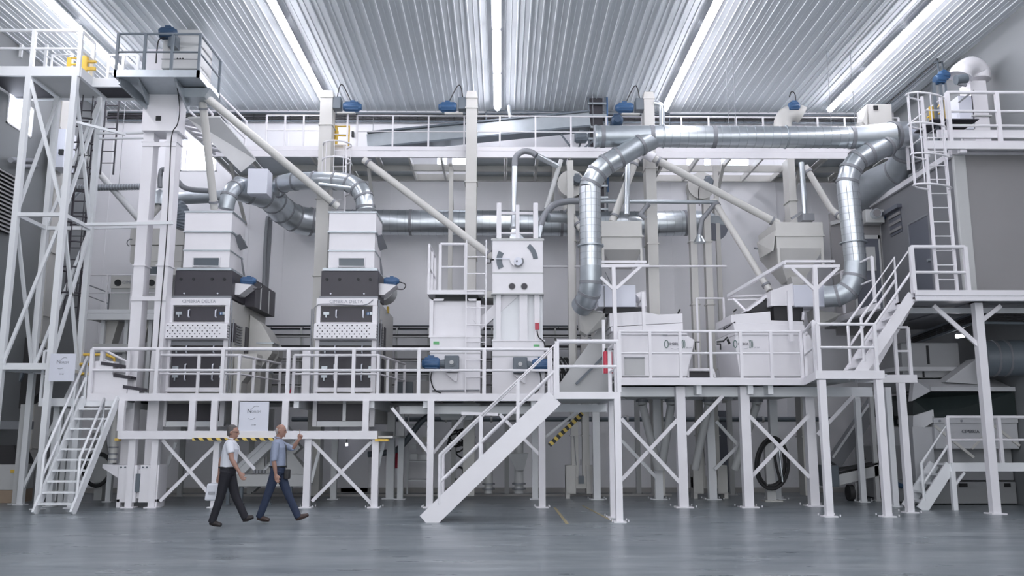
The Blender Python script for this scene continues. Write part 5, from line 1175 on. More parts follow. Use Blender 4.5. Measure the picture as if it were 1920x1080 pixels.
# ================= control room on the right =================
RY=19.0; RX=fx(1798,420,RY); rz0=fz(562,RY); rz1=fz(288,RY); RYB=23.4
t=thing('control_room','grey panelled control room raised on posts at the right edge','control room',(RX,RY,rz0))
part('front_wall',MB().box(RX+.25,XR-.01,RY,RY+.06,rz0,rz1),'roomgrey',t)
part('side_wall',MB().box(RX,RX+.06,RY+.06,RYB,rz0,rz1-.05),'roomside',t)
part('corner_post',MB().box(RX-.01,RX+.27,RY-.03,RY+.08,rz0,rz1),'offgrey',t,bevel=.02)
part('roof_edge',MB().box(RX-.05,XR-.01,RY-.06,RY+.1,rz1,rz1+.22).box(RX-.08,RX+.06,RY,RYB,rz1-.05,rz1+.08),'white',t)
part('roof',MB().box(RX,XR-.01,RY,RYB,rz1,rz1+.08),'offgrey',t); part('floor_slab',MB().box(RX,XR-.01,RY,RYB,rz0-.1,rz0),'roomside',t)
def side(px0,px1,pt,pb):   # rectangle on the side wall: returns y0,y1,z0,z1
    a=AX(px0,pt,RX-.0); b=AX(px1,pb,RX-.0); return a,b
a=AX(1710,480,RX); b=AX(1748,480,RX); dz0=rz0+.02; dz1=AX(1745,402,RX).z
d=part('side_door',MB().box(RX-.03,RX,b.y,a.y,dz0,dz1),'doorgrey',t)
part('door_frame',MB().box(RX-.04,RX,a.y,a.y+.05,dz0,dz1+.05).box(RX-.04,RX,b.y-.05,b.y,dz0,dz1+.05).box(RX-.04,RX,b.y,a.y,dz1,dz1+.05),'strap',d)
h=AX(1742,488,RX-.05); part('door_knob',MB().tube([(RX-.03,h.y,h.z),(RX-.09,h.y,h.z)],.04,10),'galv2',d)
a=AX(1668,400,RX); b=AX(1690,400,RX); z0,z1=AX(1680,440,RX).z,AX(1680,395,RX).z
w=part('vent_window',MB().box(RX-.02,RX,b.y,a.y,z0,z1),'doorgrey',t)
for i in range(3): z=z0+(z1-z0)*(i+.4)/3.2; part('vent_slat',MB().box(RX-.05,RX-.01,b.y,a.y,z,z+.07),'roomgrey',w)
part('vent_hood',MB().box(RX-.12,RX,b.y-.05,a.y+.3,z1,z1+.1),'doorgrey',w)
# rear annex facing front
AY=23.0; ax0,ax1=fx(1560,470,AY),RX
t=thing('rear_annex','pale grey annex room with a windowed door behind the right down duct','annex',(ax0,AY,rz0))
part('front_wall',MB().box(ax0,ax1,AY,AY+.1,rz0-.3,fz(398,AY)),'roomgrey',t); part('roof_trim',MB().bar((ax0,AY-.03,fz(418,AY)),(ax0+1.2,AY-.03,fz(398,AY)),.08,.1),'offgrey',t)
part('corner_trim',MB().box(fx(1653,470,AY),fx(1659,470,AY),AY-.04,AY,rz0,fz(395,AY)),'offgrey',t)
d=part('annex_door',MB().box(fx(1605,520,AY),fx(1650,520,AY),AY-.05,AY,rz0-.1,fz(447,AY)),'doorgrey',t)
part('door_window',MB().box(fx(1622,485,AY),fx(1640,485,AY),AY-.07,AY-.05,fz(507,AY),fz(462,AY)),'offgrey',d)
part('door_frame',MB().box(fx(1600,520,AY),fx(1604,520,AY),AY-.06,AY,rz0,fz(440,AY)).box(fx(1650,520,AY),fx(1653,520,AY),AY-.06,AY,rz0,fz(440,AY)).box(fx(1600,520,AY),fx(1653,520,AY),AY-.06,AY,fz(447,AY),fz(440,AY)),'offgrey',t)
t=thing('extract_fan','small pale fan unit with round outlet mounted high on the rear annex','fan',A(1638,405,22.6))
part('housing',MB().box(fx(1620,400,22.7),fx(1655,400,22.7),22.6,22.95,fz(417,22.7),fz(392,22.7)),'offgrey',t,bevel=.02)
a=A(1640,402,22.6); part('outlet_ring',MB().tube([(a.x,22.6,a.z),(a.x,22.45,a.z)],.13,18),'galv',t); part('fan_grille',MB().tube([(a.x,22.46,a.z),(a.x,22.43,a.z)],.1,16),'roomgrey',t)
part('fan_motor',MB().tube([(a.x+.18,22.7,a.z-.02),(a.x+.3,22.7,a.z-.02)],.1,12),'navy',t)
# things on the room roof
mb=MB()
for i in range(5): yy=RY+1.0+i*.75; mb.tube([(RX+.1,yy,rz1+.14),(RX+.1,yy+.5,rz1+.16)],.07+.02*(i%2),8)
t=thing('roof_pipework','grey pipe pieces lying along the roof edge of the control room','pipework',(RX+.1,RY+1,rz1+.08)); parts('pipe_piece',mb,'strap',t)
# walkway outside the room
LZ1=fz(548,18.3); LZ0=fz(563,18.3); WX=fx(1716,560,18.3)
t=thing('room_walkway','white walkway in front of and beside the raised grey control room','walkway',(WX,18.3,0))
parts('edge_beam',MB().box(WX,XR-.01,18.25,18.33,LZ0,LZ1-.08).box(WX,WX+.08,18.3,19.2,LZ0,LZ1-.08).box(WX-.35,WX-.27,19.4,23.6,LZ0-.0,LZ1-.04).box(WX,XR-.01,18.26,18.3,LZ1-.06,LZ1+.06),'white',t)
part('deck_plate',MB().box(WX,RX+.3,18.33,23.6,LZ1-.12,LZ1-.08).box(RX,XR-.01,18.33,19.0,LZ1-.12,LZ1-.08),'roomside',t)
part('soffit_frame',MB().box(WX,XR-.01,19.4,19.5,LZ0-.1,LZ0+.02),'steelwhite',t)
for px,Y in((1850,18.6),): 
    x=fx(px,780,Y); mb=MB(); column(mb,x,Y,0,LZ0,.17); part('column',mb,'white',t)
x=fx(1850,780,18.6)
parts('knee_brace',MB().bar(A(1750,573,18.6),(x,18.6,fz(650,18.6)),.05,.09).bar((x,18.6,fz(605,18.6)),A(1876,573,18.6),.05,.09),'white',t)
rh=fz(460,18.3)-LZ1
railing('white railing in front of the control room landing, at the foot of the caged ladder',[(WX+.02,18.35,LZ1),(fx(1818,540,18.3),18.35,LZ1)],[1],h=rh,w=.055,mids=(.45,))
railing('thin white railing along the side walkway of the control room',[(WX-.3,19.6,LZ1),(WX-.3,23.2,LZ1)],[2],h=1.05,w=.04)
# stair up from gravity deck
fa=A(1624,700,18.1); fb=A(1700,562,18.7)
stair('white steel staircase rising right from the gravity deck to the control room walkway',(fx(1612,700,18.1),18.15,ezb1),(WX+.02,18.45,LZ1-.03),(0.05,.85,0),8,sw=.22,h=1.0)
solo('stair_side_sheet',MB().hexa([A(1609,700,19.1),A(1640,700,19.1),A(1712,575,19.3),A(1690,575,19.3)]+[q+V((0,.03,0)) for q in (A(1609,700,19.1),A(1640,700,19.1),A(1712,575,19.3),A(1690,575,19.3))]),'white','white sheet panel closing the far side of the right staircase','panel')
# caged ladder to the roof
la=A(1756,553,18.15); lt=A(1712,165,18.35); lx_=fx(1728,400,18.2)
ladder('tall white caged ladder from the control room landing up to its roof platform',(fx(1758,545,18.45),18.45,LZ1),(fx(1758,545,18.45),18.45,fz(178,18.45)),(.42,0,0),rung=.3,w=.055,cage=(.52,.98,4),out=(-.75,-.66,0))
# roof platform railing
rp=rz1+.3; py1=fz(248,18.45); 
t=thing('roof_platform','white roof platform on top of the control room at upper right','platform',(RX,18.5,rz1))
xp0=fx(1735,270,18.5); 
parts('edge_beam',MB().box(xp0,XR-.01,18.45,18.55,fz(277,18.5),fz(262,18.5)).box(xp0+.35,XR-.01,18.6,18.66,fz(255,18.6),fz(240,18.6)),'white',t)
part('deck_grating',MB().box(RX+.1,XR-.01,18.66,21.5,fz(262,18.5)-.05,fz(262,18.5)),'grate',t)
part('raised_grating',MB().box(fx(1736,228,18.9),fx(1822,228,18.9),18.6,19.5,fz(221,18.6),fz(219,18.6)),'grate',t)
part('deck_shade_bar',MB().box(RX-.1,XR-.01,18.9,19.0,rz1+.2,rz1+.3),'black',t)  # black bar painted as the shade below the roof deck
parts('stub_column',MB().box(RX-.1,RX+.05,18.5,18.6,rz1-.1,fz(262,18.5)).box(RX+1.4,RX+1.5,18.6,18.7,rz1+.1,fz(262,18.5)),'white',t)
zp=fz(262,18.5)
railing('white double railing along the front of the roof platform at upper right',[(fx(1785,260,18.5),18.55,zp),(XR-.05,18.55,zp)],[2],h=fz(168,18.5)-zp,mids=(.33,.62),w=.055)
railing('white railing at the left end of the roof platform beside the caged ladder',[(fx(1785,260,18.5),18.6,zp),(fx(1785,260,18.5),20.6,zp)],[2],h=1.1,w=.04)
railing('white rear railing on the roof platform before the right elevator',[(fx(1800,240,21.3),21.2,zp),(fx(1862,240,21.3),21.2,zp)],[1],h=1.35,w=.05)
t=thing('safety_gate','yellow safety gate on the roof platform beside the blue motors','gate',A(1762,235,19.0))
a=A(1752,240,19.2); b=A(1780,178,19.2)
part('gate_frame',MB().tube([(a.x,19.2,a.z),(a.x,19.2,a.z+.35),(b.x,19.5,b.z),(b.x,19.5,a.z+.15),(a.x,19.2,a.z)],.025,6),'yellow',t)
part('gate_bar',MB().tube([(a.x-.15,19.2,a.z+.25),(b.x,19.5,b.z-.3)],.02,6),'yellow',t)
part('hinge_plate',MB().box(a.x-.1,a.x+.06,19.15,19.2,a.z+.05,a.z+.5),'yellow',t)
# far right elevator
EY=20.3; x0,x1=fx(1823,200,EY),fx(1853,200,EY)
t=thing('bucket_elevator','white bucket elevator with curved top rising behind the control room at upper right','elevator',(x0,EY,rz1))
part('trunk',MB().box(x0,x1,EY,EY+.5,rz1,fz(147,EY)),'white',t)
part('curved_head',MB().tube(smoothpath(P3([(1838,150,EY+.2),(1836,135,EY+.2),(1822,124,EY+.1),(1806,132,EY),(1800,145,EY)]),4),[.24]*13+[.27,.27,.28,.3],16),'white',t)
part('drive_motor',MB().tube([A(1792,150,EY-.3),A(1812,147,EY-.3)],.12,14),'slate',t)
part('side_casing',MB().box(fx(1797,190,EY),fx(1824,190,EY),EY,EY+.4,fz(238,EY),fz(176,EY)),'signwhite',t)
parts('bracket',MB().bar(A(1797,157,EY-.3),A(1812,160,EY-.3),.06).bar(A(1798,192,EY-.2),A(1826,170,EY-.2),.04),'strap',t)
part('flange',MB().box(x0-.05,x1+.05,EY-.04,EY+.5,fz(214,EY)-.02,fz(214,EY)+.02),'offgrey',t)
for px,py,Y,lab in((1762,150,19.4,'blue valve motor on a dark post, front one on the roof platform'),(1770,142,20.3,'blue valve motor on the roof platform, rear one near the ceiling')):
    a=A(px,py,Y); t=thing('valve_motor',lab,'motor',(a.x,Y,zp),'blue valve motors on the roof platform')
    mb=MB(); motor(mb,a,(1,.2,0),.28,.1); part('drive_motor',mb,'blue',t)
    part('stem',MB().box(a.x-.03,a.x+.03,Y-.03,Y+.03,zp,a.z),'slate',t)
a=A(1751,165,19.0); solo('dark_post',MB().box(a.x-.03,a.x+.03,18.97,19.03,zp,fz(152,19)),'slate','slim dark post on the roof platform left of the blue motors','post')
# ================= separator under the control room =================
SY=20.9
Sx=lambda px,py=800,Y=SY: fx(px,py,Y)
Sz=lambda py,Y=SY: fz(py,Y)
mat('sepgrey_shaded',(.33,.34,.35),.5,noise=.06); mat('sepwhite_shaded',(.50,.51,.53),.45,noise=.05)  # separator tones set darker, shade under the control room is in the colour
t=thing('separator','large pale separator with black rubber band under the control room at lower right','separator',(Sx(1710),SY,0))
part('base',MB().box(Sx(1712),XR-.02,SY+.3,24.5,.02,Sz(905)),'sepgrey_shaded',t,bevel=.02)
part('middle_body',MB().box(Sx(1712),XR-.02,SY+.35,24.5,Sz(905)+.03,Sz(836)),'sepgrey_shaded',t,bevel=.02)
parts('base_slot',MB().box(Sx(1800),Sx(1816),SY+.27,SY+.3,Sz(915),Sz(908)).box(Sx(1886),Sx(1897),SY+.27,SY+.3,Sz(915),Sz(908)),'black',t)
part('sieve_box',MB().box(Sx(1752),XR-.02,SY,SY+2.4,Sz(842),Sz(784)),'sepwhite_shaded',t,bevel=.02)
part('sieve_rim',MB().box(Sx(1750),XR-.02,SY-.04,SY+2.4,Sz(793),Sz(783)),'sepwhite_shaded',t)
for px in(1762,1803,1871,1913): a=A(px,789,SY-.05); part('rim_bolt',MB().tube([(a.x,SY-.06,a.z),(a.x,SY-.03,a.z)],.03,8),'strap',t)
parts('hopper_edge',MB().bar(A(1752,798,SY-.02),A(1826,858,SY-.02),.03,.06).bar(A(1862,798,SY-.02),A(1822,842,SY-.02),.03,.05).bar(A(1864,798,SY-.02),A(1912,836,SY-.02),.03,.06),'cream',t)
part('side_casing',MB().prism([A(1712,780,SY+.2),A(1750,768,SY),A(1752,790,SY),A(1712,815,SY+.2)],(0,.6,0)),'sepwhite_shaded',t)
part('left_housing',MB().box(Sx(1714),Sx(1752),SY+.1,SY+2,Sz(905),Sz(800)),'sepwhite_shaded',t,bevel=.02)
part('rubber_band',MB().prism([A(1712,748,SY+.3),A(1745,735,SY),(XR-.02,SY,Sz(735)),(XR-.02,SY,Sz(784)),A(1750,782,SY),A(1712,778,SY+.3)],(0,2.2,0)),'blackband',t)
part('top_rim',MB().box(Sx(1744,730),XR-.02,SY-.05,SY+.1,Sz(733),Sz(725)),'sepwhite_shaded',t)
part('top_hood',MB().frus((Sx(1744,730),XR-.02,SY,SY+2.5),Sz(728),(Sx(1715,710),XR-.02,SY+.8,SY+2.5),Sz(706)),'sepwhite_shaded',t)
part('side_hood',MB().prism([A(1710,752,SY+.2),A(1714,712,SY+.4),A(1740,722,SY+.0),A(1746,733,SY)],(0,.2,0)),'sepwhite_shaded',t)
part('upper_box',MB().box(Sx(1722,660),Sx(1835,660),SY+.9,SY+2.4,Sz(703),Sz(634)),'sepgrey_shaded',t,bevel=.02)
parts('upper_slot',MB().box(Sx(1771,660),Sx(1775,660),SY+.87,SY+.9,Sz(676),Sz(640)).box(Sx(1760,660),Sx(1763,660),SY+.87,SY+.9,Sz(702),Sz(688)),'black',t)
part('upper_ledge',MB().box(Sx(1710,690),Sx(1835,690),SY+.8,SY+2.4,Sz(690),Sz(682)),'sepwhite_shaded',t)
part('sloping_chute',MB().prism([A(1772,716,SY+.3),A(1832,672,SY+.3),A(1850,690,SY+.3),A(1850,722,SY+.3)],(0,.5,0)),'sepwhite_shaded',t)
t2=lettering('name_lettering','CIMBRIA',A(1820,812,SY-.03),.11,'print',t)
t=thing('intake_duct','large dark silver duct under the control room at the right edge','duct',A(1890,700,20.2))
pa=A(1845,672,20.6); pb=V((XR-.05,20.4,pa.z)); part('duct_body',MB().tube([pa,pb],.42,26),'slate',t)
for f in(.2,.5): c=pa.lerp(pb,f); part('joint_band',MB().tube([c-V((.03,0,0)),c+V((.03,0,0))],.435,26),'strap',t)
tray('dark ladder cable tray under the control room, straight run at the right edge',[A(1826,595,19.5),(XR-.1,19.5,fz(595,19.5))],.24,rung=.35,cables=4)
tray('dark ladder cable tray under the control room running back along its side',[A(1700,642,23.4),A(1824,597,19.6)],.22,rung=.35,cables=4)
t=thing('work_lamp','small lit strip lamp hanging under the control room','lamp',A(1800,630,20.6)); part('lamp_tube',MB().tube([A(1793,631,20.6),A(1807,629,20.6)],.045,10),'tube',t); part('lamp_bracket',MB().box(*(sorted([fx(1793,625,20.6),fx(1807,625,20.6)])),20.55,20.65,fz(626,20.6),fz(622,20.6)),'strap',t)
# small stair & platform by the separator
PY=19.6; pz1=fz(868,PY); pz0=fz(884,PY); px0=fx(1783,876,PY)
t=thing('service_platform','low white service platform in front of the separator','platform',(px0,PY,0))
part('edge_beam',MB().box(px0,XR-.02,PY-.04,PY+.04,pz0,pz1),'steelwhite',t); part('deck_plate',MB().box(px0,XR-.02,PY+.04,PY+.9,pz1-.06,pz1-.02),'steelwhite',t)
for px in(1788,): mb=MB(); column(mb,fx(px,920,PY),PY,0,pz0,.1,False); part('column',mb,'steelwhite',t)
part('knee_brace',MB().bar(A(1790,910,PY),A(1808,886,PY),.05,.05),'steelwhite',t)
railing('white railing on the low service platform in front of the separator',[(px0+.0,PY,pz1),(XR-.05,PY,pz1)],[2],h=fz(782,PY)-pz1,mids=(.5,),w=.05)
sfx=fx(1727,955,19.65)
stair('short white steel stair rising right onto the low service platform',(sfx,PY+.02,0),(px0,PY+.02,pz1-.05),(0,.75,0),5,m='steelwhite',sw=.24,h=.9,railsides=(0,))
# ================= ground level =================
def inc(label,p,q,Y,w,m='offgrey',name='inclined_conveyor'):
    t=thing(name,label,'conveyor',A(*p,Y)); part('trough',MB().bar(A(*p,Y),A(*q,Y),.35,w),m,t)
    part('edge_flange',MB().bar(A(p[0],p[1],Y-.2)+V((0,0,w/2)),A(q[0],q[1],Y-.2)+V((0,0,w/2)),.04,.05),'steelwhite',t); return t
inc('pale inclined conveyor trough rising right behind the man in white',(440,893),(540,800),22.0,.26,'steelwhite')
inc('second pale inclined conveyor trough behind the man in the blue shirt',(470,915),(560,832),22.3,.26,'offgrey')
t=inc('dark inclined conveyor under the gravity deck at the right',(1562,870),(1650,740),23.6,.32,'strap')
solo('chute_panel',MB().prism([A(495,905,22.1),A(455,905,22.1),A(455,880,22.1),A(495,850,22.1)],(0,.1,0)),'offgrey','pale sloping panel below the inclined conveyor behind the man in white','panel')
t=thing('bench_machine','grey metal trough table on legs behind the two men','machine',A(490,900,21.4))
part('trough_body',MB().box(fx(440,890,21.4),fx(575,890,21.4),21.4,22.2,fz(912,21.4),fz(889,21.4)),'offgrey',t,bevel=.02)
for px in(453,428,505,545): mb=MB(); column(mb,fx(px,920,21.5),21.5,0,fz(911,21.4),.07,True); part('leg',mb,'slate',t)
mb=MB()
for px in range(478,500,6): a=A(px,886,21.5); mb.box(a.x-.03,a.x+.03,21.4,21.5,a.z-.02,a.z+.06)
parts('clamp',mb,'strap',t); a=A(545,850,21.8); part('pyramid_hood',MB().frus((fx(525,889,21.6),fx(580,889,21.6),21.5,22.2),fz(889,21.5),(a.x-.05,a.x+.05,21.8,21.95),a.z),'offgrey',t)
def cone_pipe(px,top,bot,Y,lab,wid=.09,clamps=True,m='offgrey'):
    t=thing('outlet_pipe',lab,'pipe',A(px,bot,Y)); a=A(px,top,Y); zb=max(.02,fz(bot,Y)); a2=A(px,bot,Y)
    part('pipe',MB().tube([(a.x,Y,a.z),(a2.x,Y,zb)],wid,12),m,t)
    if clamps:
        for k in(.1,.22): part('clamp',MB().tube([(a2.x,Y,zb+k),(a2.x,Y,zb+k+.04)],wid+.06,12),'strap',t)
    return t
cone_pipe(973,800,925,23.0,'pale outlet pipe with dark clamps near the floor below the divider tower',.12)
cone_pipe(916,830,925,23.3,'pale outlet pipe with dark clamps near the floor below the left bin',.11)
solo('floor_hopper',MB().frus((fx(968,880,22.9),fx(982,880,22.9),22.8,23.1),fz(882,22.9),(fx(952,852,22.9),fx(990,852,22.9),22.6,23.2),fz(850,22.9)),'offgrey','small pale funnel on the outlet pipe below the divider tower','funnel')
def outlet_legs(px,lab,lean=-12,Y=22.2):
    t=thing('table_outlet',lab,'outlet',A(px,760,Y),'outlets under the gravity tables')
    a=A(px,742,Y); part('collar',MB().tube([(a.x,Y,a.z),(a.x,Y,a.z-.22)],.12,14),'offgrey',t); part('clamp',MB().tube([(a.x,Y,a.z-.1),(a.x,Y,a.z-.16)],.16,14),'strap',t)
    b=A(px+lean,880,Y+.5); part('leg_pipe',MB().tube([(a.x,Y,a.z-.22),b],.1,12),'offgrey',t)
outlet_legs(1204,'grey outlet pipe under the left gravity table, leftmost of four',30); outlet_legs(1258,'grey outlet pipe under the left gravity table, right of its neighbour',-18); outlet_legs(1328,'grey outlet pipe under the gravity deck between both tables',-25); outlet_legs(1418,'grey outlet pipe under the right gravity table, rightmost of four',-40)
# underside blocks of the bins
for px0,px1,lab in((812,900,'grey tapered discharge hopper under the deck below the left bin'),(925,1018,'grey tapered discharge hopper under the deck below the divider tower')):
    solo('discharge_hopper',MB().frus((fx(px0+15,760,21.3),fx(px1-15,760,21.3),21.5,22.4),za0-.4,(fx(px0,760,21.3),fx(px1,760,21.3),21.3,22.6),za0-.02),'offgrey',lab,'hopper')
for px0,px1,lab in((1165,1300,'shallow grey discharge hopper under the left gravity table'),(1385,1520,'shallow grey discharge hopper under the right gravity table')):
    solo('discharge_hopper',MB().frus((fx(px0+25,730,20.9),fx(px1-25,730,20.9),21.1,22.4),zb0-.22,(fx(px0,730,20.9),fx(px1,730,20.9),20.9,22.6),zb0-.0),'offgrey',lab,'hopper')
# coiled hose hanging on a stand
t=thing('coiled_hose','big dark coiled hose hung on a stand under the gravity deck','hose',A(1446,925,22.4))
a=A(1446,868,22.3); 
for k in range(3): part('coil',MB().tube(arc((a.x+.02*k,22.2+.09*k,a.z+.02*k),V((1,0,0)),V((0,0,1)),.42-.03*k,0,2*PI,30),.04,8),'rubber',t) if False else None
def ell(cx,cz,Y,rx,rz,n=32,tw=0): return [(cx+rx*math.cos(2*PI*i/n)+tw*math.sin(2*PI*i/n),Y+.05*math.sin(4*PI*i/n),cz+rz*math.sin(2*PI*i/n)) for i in range(n+1)]
for k,(rx,rz,dx_) in enumerate(((.40,.63,0),(.36,.6,-.03),(.34,.55,.03))): part('coil',MB().tube(ell(a.x+dx_,a.z,22.2+.08*k,rx,rz,tw=.05),.038,8),'rubber',t)
part('hose_tail',MB().tube(smoothpath([(a.x+.05,22.2,a.z+.3),(a.x+.1,22.2,a.z-.1),(a.x+.18,22.2,a.z-.45)],5),.035,8),'rubber',t)
part('stand_post',MB().box(a.x-.12,a.x+.1,22.35,22.5,.0,a.z+.55),'offgrey',t); part('stand_base',MB().box(a.x-.22,a.x+.22,22.2,22.6,0,.03),'cream',t); part('bright_tube',MB().tube([(a.x+.15,22.1,a.z+.35),(a.x+.2,22.1,a.z-.45)],.025,8),'galv',t)
# low conveyor at right ground
t=thing('floor_conveyor','low pale wheeled conveyor lying on the floor under the gravity deck at right','conveyor',A(1620,900,22.6))
part('bed',MB().bar(A(1562,900,22.6),A(1655,878,22.6),.5,.25),'offgrey',t); part('top_belt',MB().bar(A(1562,882,22.6),A(1655,866,22.6),.5,.05),'rubber',t)
part('drive_head',MB().box(fx(1545,890,22.5),fx(1568,890,22.5),22.3,22.9,fz(912,22.6),fz(872,22.6)),'slate',t,bevel=.02)
a=A(1594,920,22.5); part('wheel',MB().tube([(a.x-.06,22.5,.2),(a.x+.06,22.5,.2)],.2,18),'rubber',t)
parts('leg',MB().bar(A(1604,905,22.5),(fx(1604,930,22.5),22.5,0),.05).bar(A(1640,895,22.7),(fx(1642,930,22.7),22.7,0),.05),'offgrey',t)
part('black_hose',MB().tube(smoothpath(P3([(1611,800,22.9),(1612,835,22.9),(1620,862,22.9)]),5),.05,8),'rubber',t)
t=thing('cable_conduit','thick dark vertical cable conduit behind the right front deck posts','cable',A(1668,900,20.9))
part('cable',MB().tube(smoothpath(P3([(1664,735,20.9),(1668,800,20.9),(1673,880,20.9),(1680,905,20.9),(1692,912,20.9)]),6),.06,8),'navy',t)
mb=MB()
for py in(765,800,835,868): a=A(1667+(py-765)*.06,py,20.9); mb.tube([(a.x,20.9,a.z),(a.x,20.9,a.z+.03)],.085,8)
parts('clamp',mb,'offgrey',t)
solo('green_cabinet',MB().box(fx(1676,780,22.8),fx(1684,780,22.8),22.8,23.0,fz(798,22.8),fz(770,22.8)),'blackband','small dark green panel between the right deck posts','panel')
# shelves / rack near the back wall
t=thing('wire_rack','white wire rack with boxes against the back wall behind the foreground stair','rack',A(788,925,24.6))
x0,x1=fx(765,860,24.6),fx(805,860,24.6)
for z in(.4,.9,1.4,1.9,2.35): part('shelf',MB().box(x0,x1,24.55,25.2,z,z+.03),'steelwhite',t)
for x in(x0,x1): part('upright',MB().box(x-.02,x+.02,24.55,24.6,0,2.5),'steelwhite',t)
for i,(px,py,m) in enumerate(((773,838,'steelwhite'),(775,856,'steelwhite'),(795,858,'steelwhite'),(797,842,'cream'),(798,824,'cream'))):
    a=A(px,py,24.5); solo('storage_box',MB().box(a.x-.1,a.x+.1,24.62,24.85,a.z-.07,a.z+.07),m,'small pale box on the wire rack, '+('lower left','left under the top','lower right','middle right','top right')[i],'box','boxes on the wire rack')
# hanging hoses near the wall
t=thing('tangled_hose','tangle of dark hoses hanging on the back wall behind the foreground stair','hose',A(870,830,24.8))
rnd=random.Random(3)
for k in range(7):
    c=A(845+rnd.random()*42,818+rnd.random()*30,24.8-rnd.random()*.4); r=.1+rnd.random()*.16
    part('loop',MB().tube(ell(c.x,c.z,c.y,r*1.2,r,18),.022,6),'rubber',t)
part('hanging_loop',MB().tube(smoothpath(P3([(850,800,24.6),(852,850,24.6),(847,885,24.6),(855,899,24.6),(866,898,24.6),(869,882,24.6),(862,876,24.6),(853,878,24.6)]),5),.03,6),'rubber',t)
solo('wall_door_panel',MB().box(fx(1345,850,25.9),fx(1372,850,25.9),25.9,25.99,.02,fz(770,25.9)),'doorgrey','dark grey door panel on the back wall under the gravity deck','door')
struct('door_1',MB().box(fx(640,880,25.9),fx(690,880,25.9),25.94,25.99,.02,2.1),'wall')
t=thing('wall_lamp','small bright lamp seen under the deck between the cross braces','lamp',A(650,834,25.5)); part('lamp_glass',MB().tube([A(650,836,25.4),A(650,831,25.4)],.035,10),'lampglow',t); part('lamp_stem',MB().tube([A(650,829,25.4),A(650,822,25.4)],.02,6),'strap',t)
solo('hanging_hose',MB().tube(smoothpath(P3([(690,852,24.0),(740,845,24.0),(765,822,24.0),(790,790,24.0),(806,780,24.0)]),5),.08,8),'slate','dark thick hose curving up behind the deck columns left of the stair','hose')
for i,(px,Y,w_) in enumerate(((36,21.6,.14),(470,24.6,.12),(505,24.8,.12),(340,24.4,.12),(850,24.6,.12),(950,24.9,.12))):
    lab=['slim pale column at the far left under the sign board beam','slim pale column near the back wall behind the man in white','slim pale column near the back wall between the two men','slim pale column near the back wall left of the men','slim pale column near the back wall behind the foreground stair','slim pale column near the back wall below the divider tower'][i]
    mb=MB(); column(mb,fx(px,880,Y),Y,0,2.35,w_); solo('steel_column',mb,'offgrey',lab,'column')
t=thing('blower','pale belt-guarded blower on the floor left of the front-left elevator boot','blower',A(192,900,23))
a=A(190,880,23); part('casing',MB().tube([(a.x,22.8,a.z),(a.x,23.2,a.z)],.32,20),'offgrey',t); part('belt',MB().tube(ell(a.x,a.z,22.75,.34,.4,20),.05,6),'rubber',t); part('stand_foot',MB().box(a.x-.1,a.x+.1,22.9,23.1,0,a.z-.2),'offgrey',t)
a=A(190,848,23); part('elbow',MB().tube([(a.x-.1,23,a.z+.5),(a.x,23,a.z),(a.x+.1,23,a.z-.2)],.16,14),'offgrey',t)

t=thing('hanging_cables','bundle of dark cables drooping behind the stair landing railing','cable',A(1052,735,23.4))
rnd=random.Random(8)
for k in range(11):
    x=1034+k*3.6; d_=rnd.random()
    part('cable',MB().tube(smoothpath(P3([(x-8,668+6*d_,23.4),(x,680+10*d_,23.35),(x+6,700+8*d_,23.3),(x+7,736,23.3)]),4),.022,6),'rubber',t)
railing('low white railing between the two gravity tables near the back',[A(1311,704,22.8),A(1362,704,22.8)],[1],h=fz(559,22.8)-fz(704,22.8),w=.05,mids=())
t=thing('step_frame','low white step frame with dark underside between the two gravity tables','step',A(1312,706,21.2))
part('step_plate',MB().box(fx(1288,693,21.2),fx(1337,693,21.2),21.2,21.8,fz(695,21.2),fz(690,21.2)),'white',t)
parts('step_leg',MB().bar(A(1336,692,21.2),A(1341,707,21.2),.05).bar(A(1290,692,21.2),A(1290,707,21.2),.05),'white',t)
part('dark_unit',MB().box(fx(1292,700,21.4),fx(1330,700,21.4),21.4,21.7,zb1,fz(697,21.4)),'dark',t)
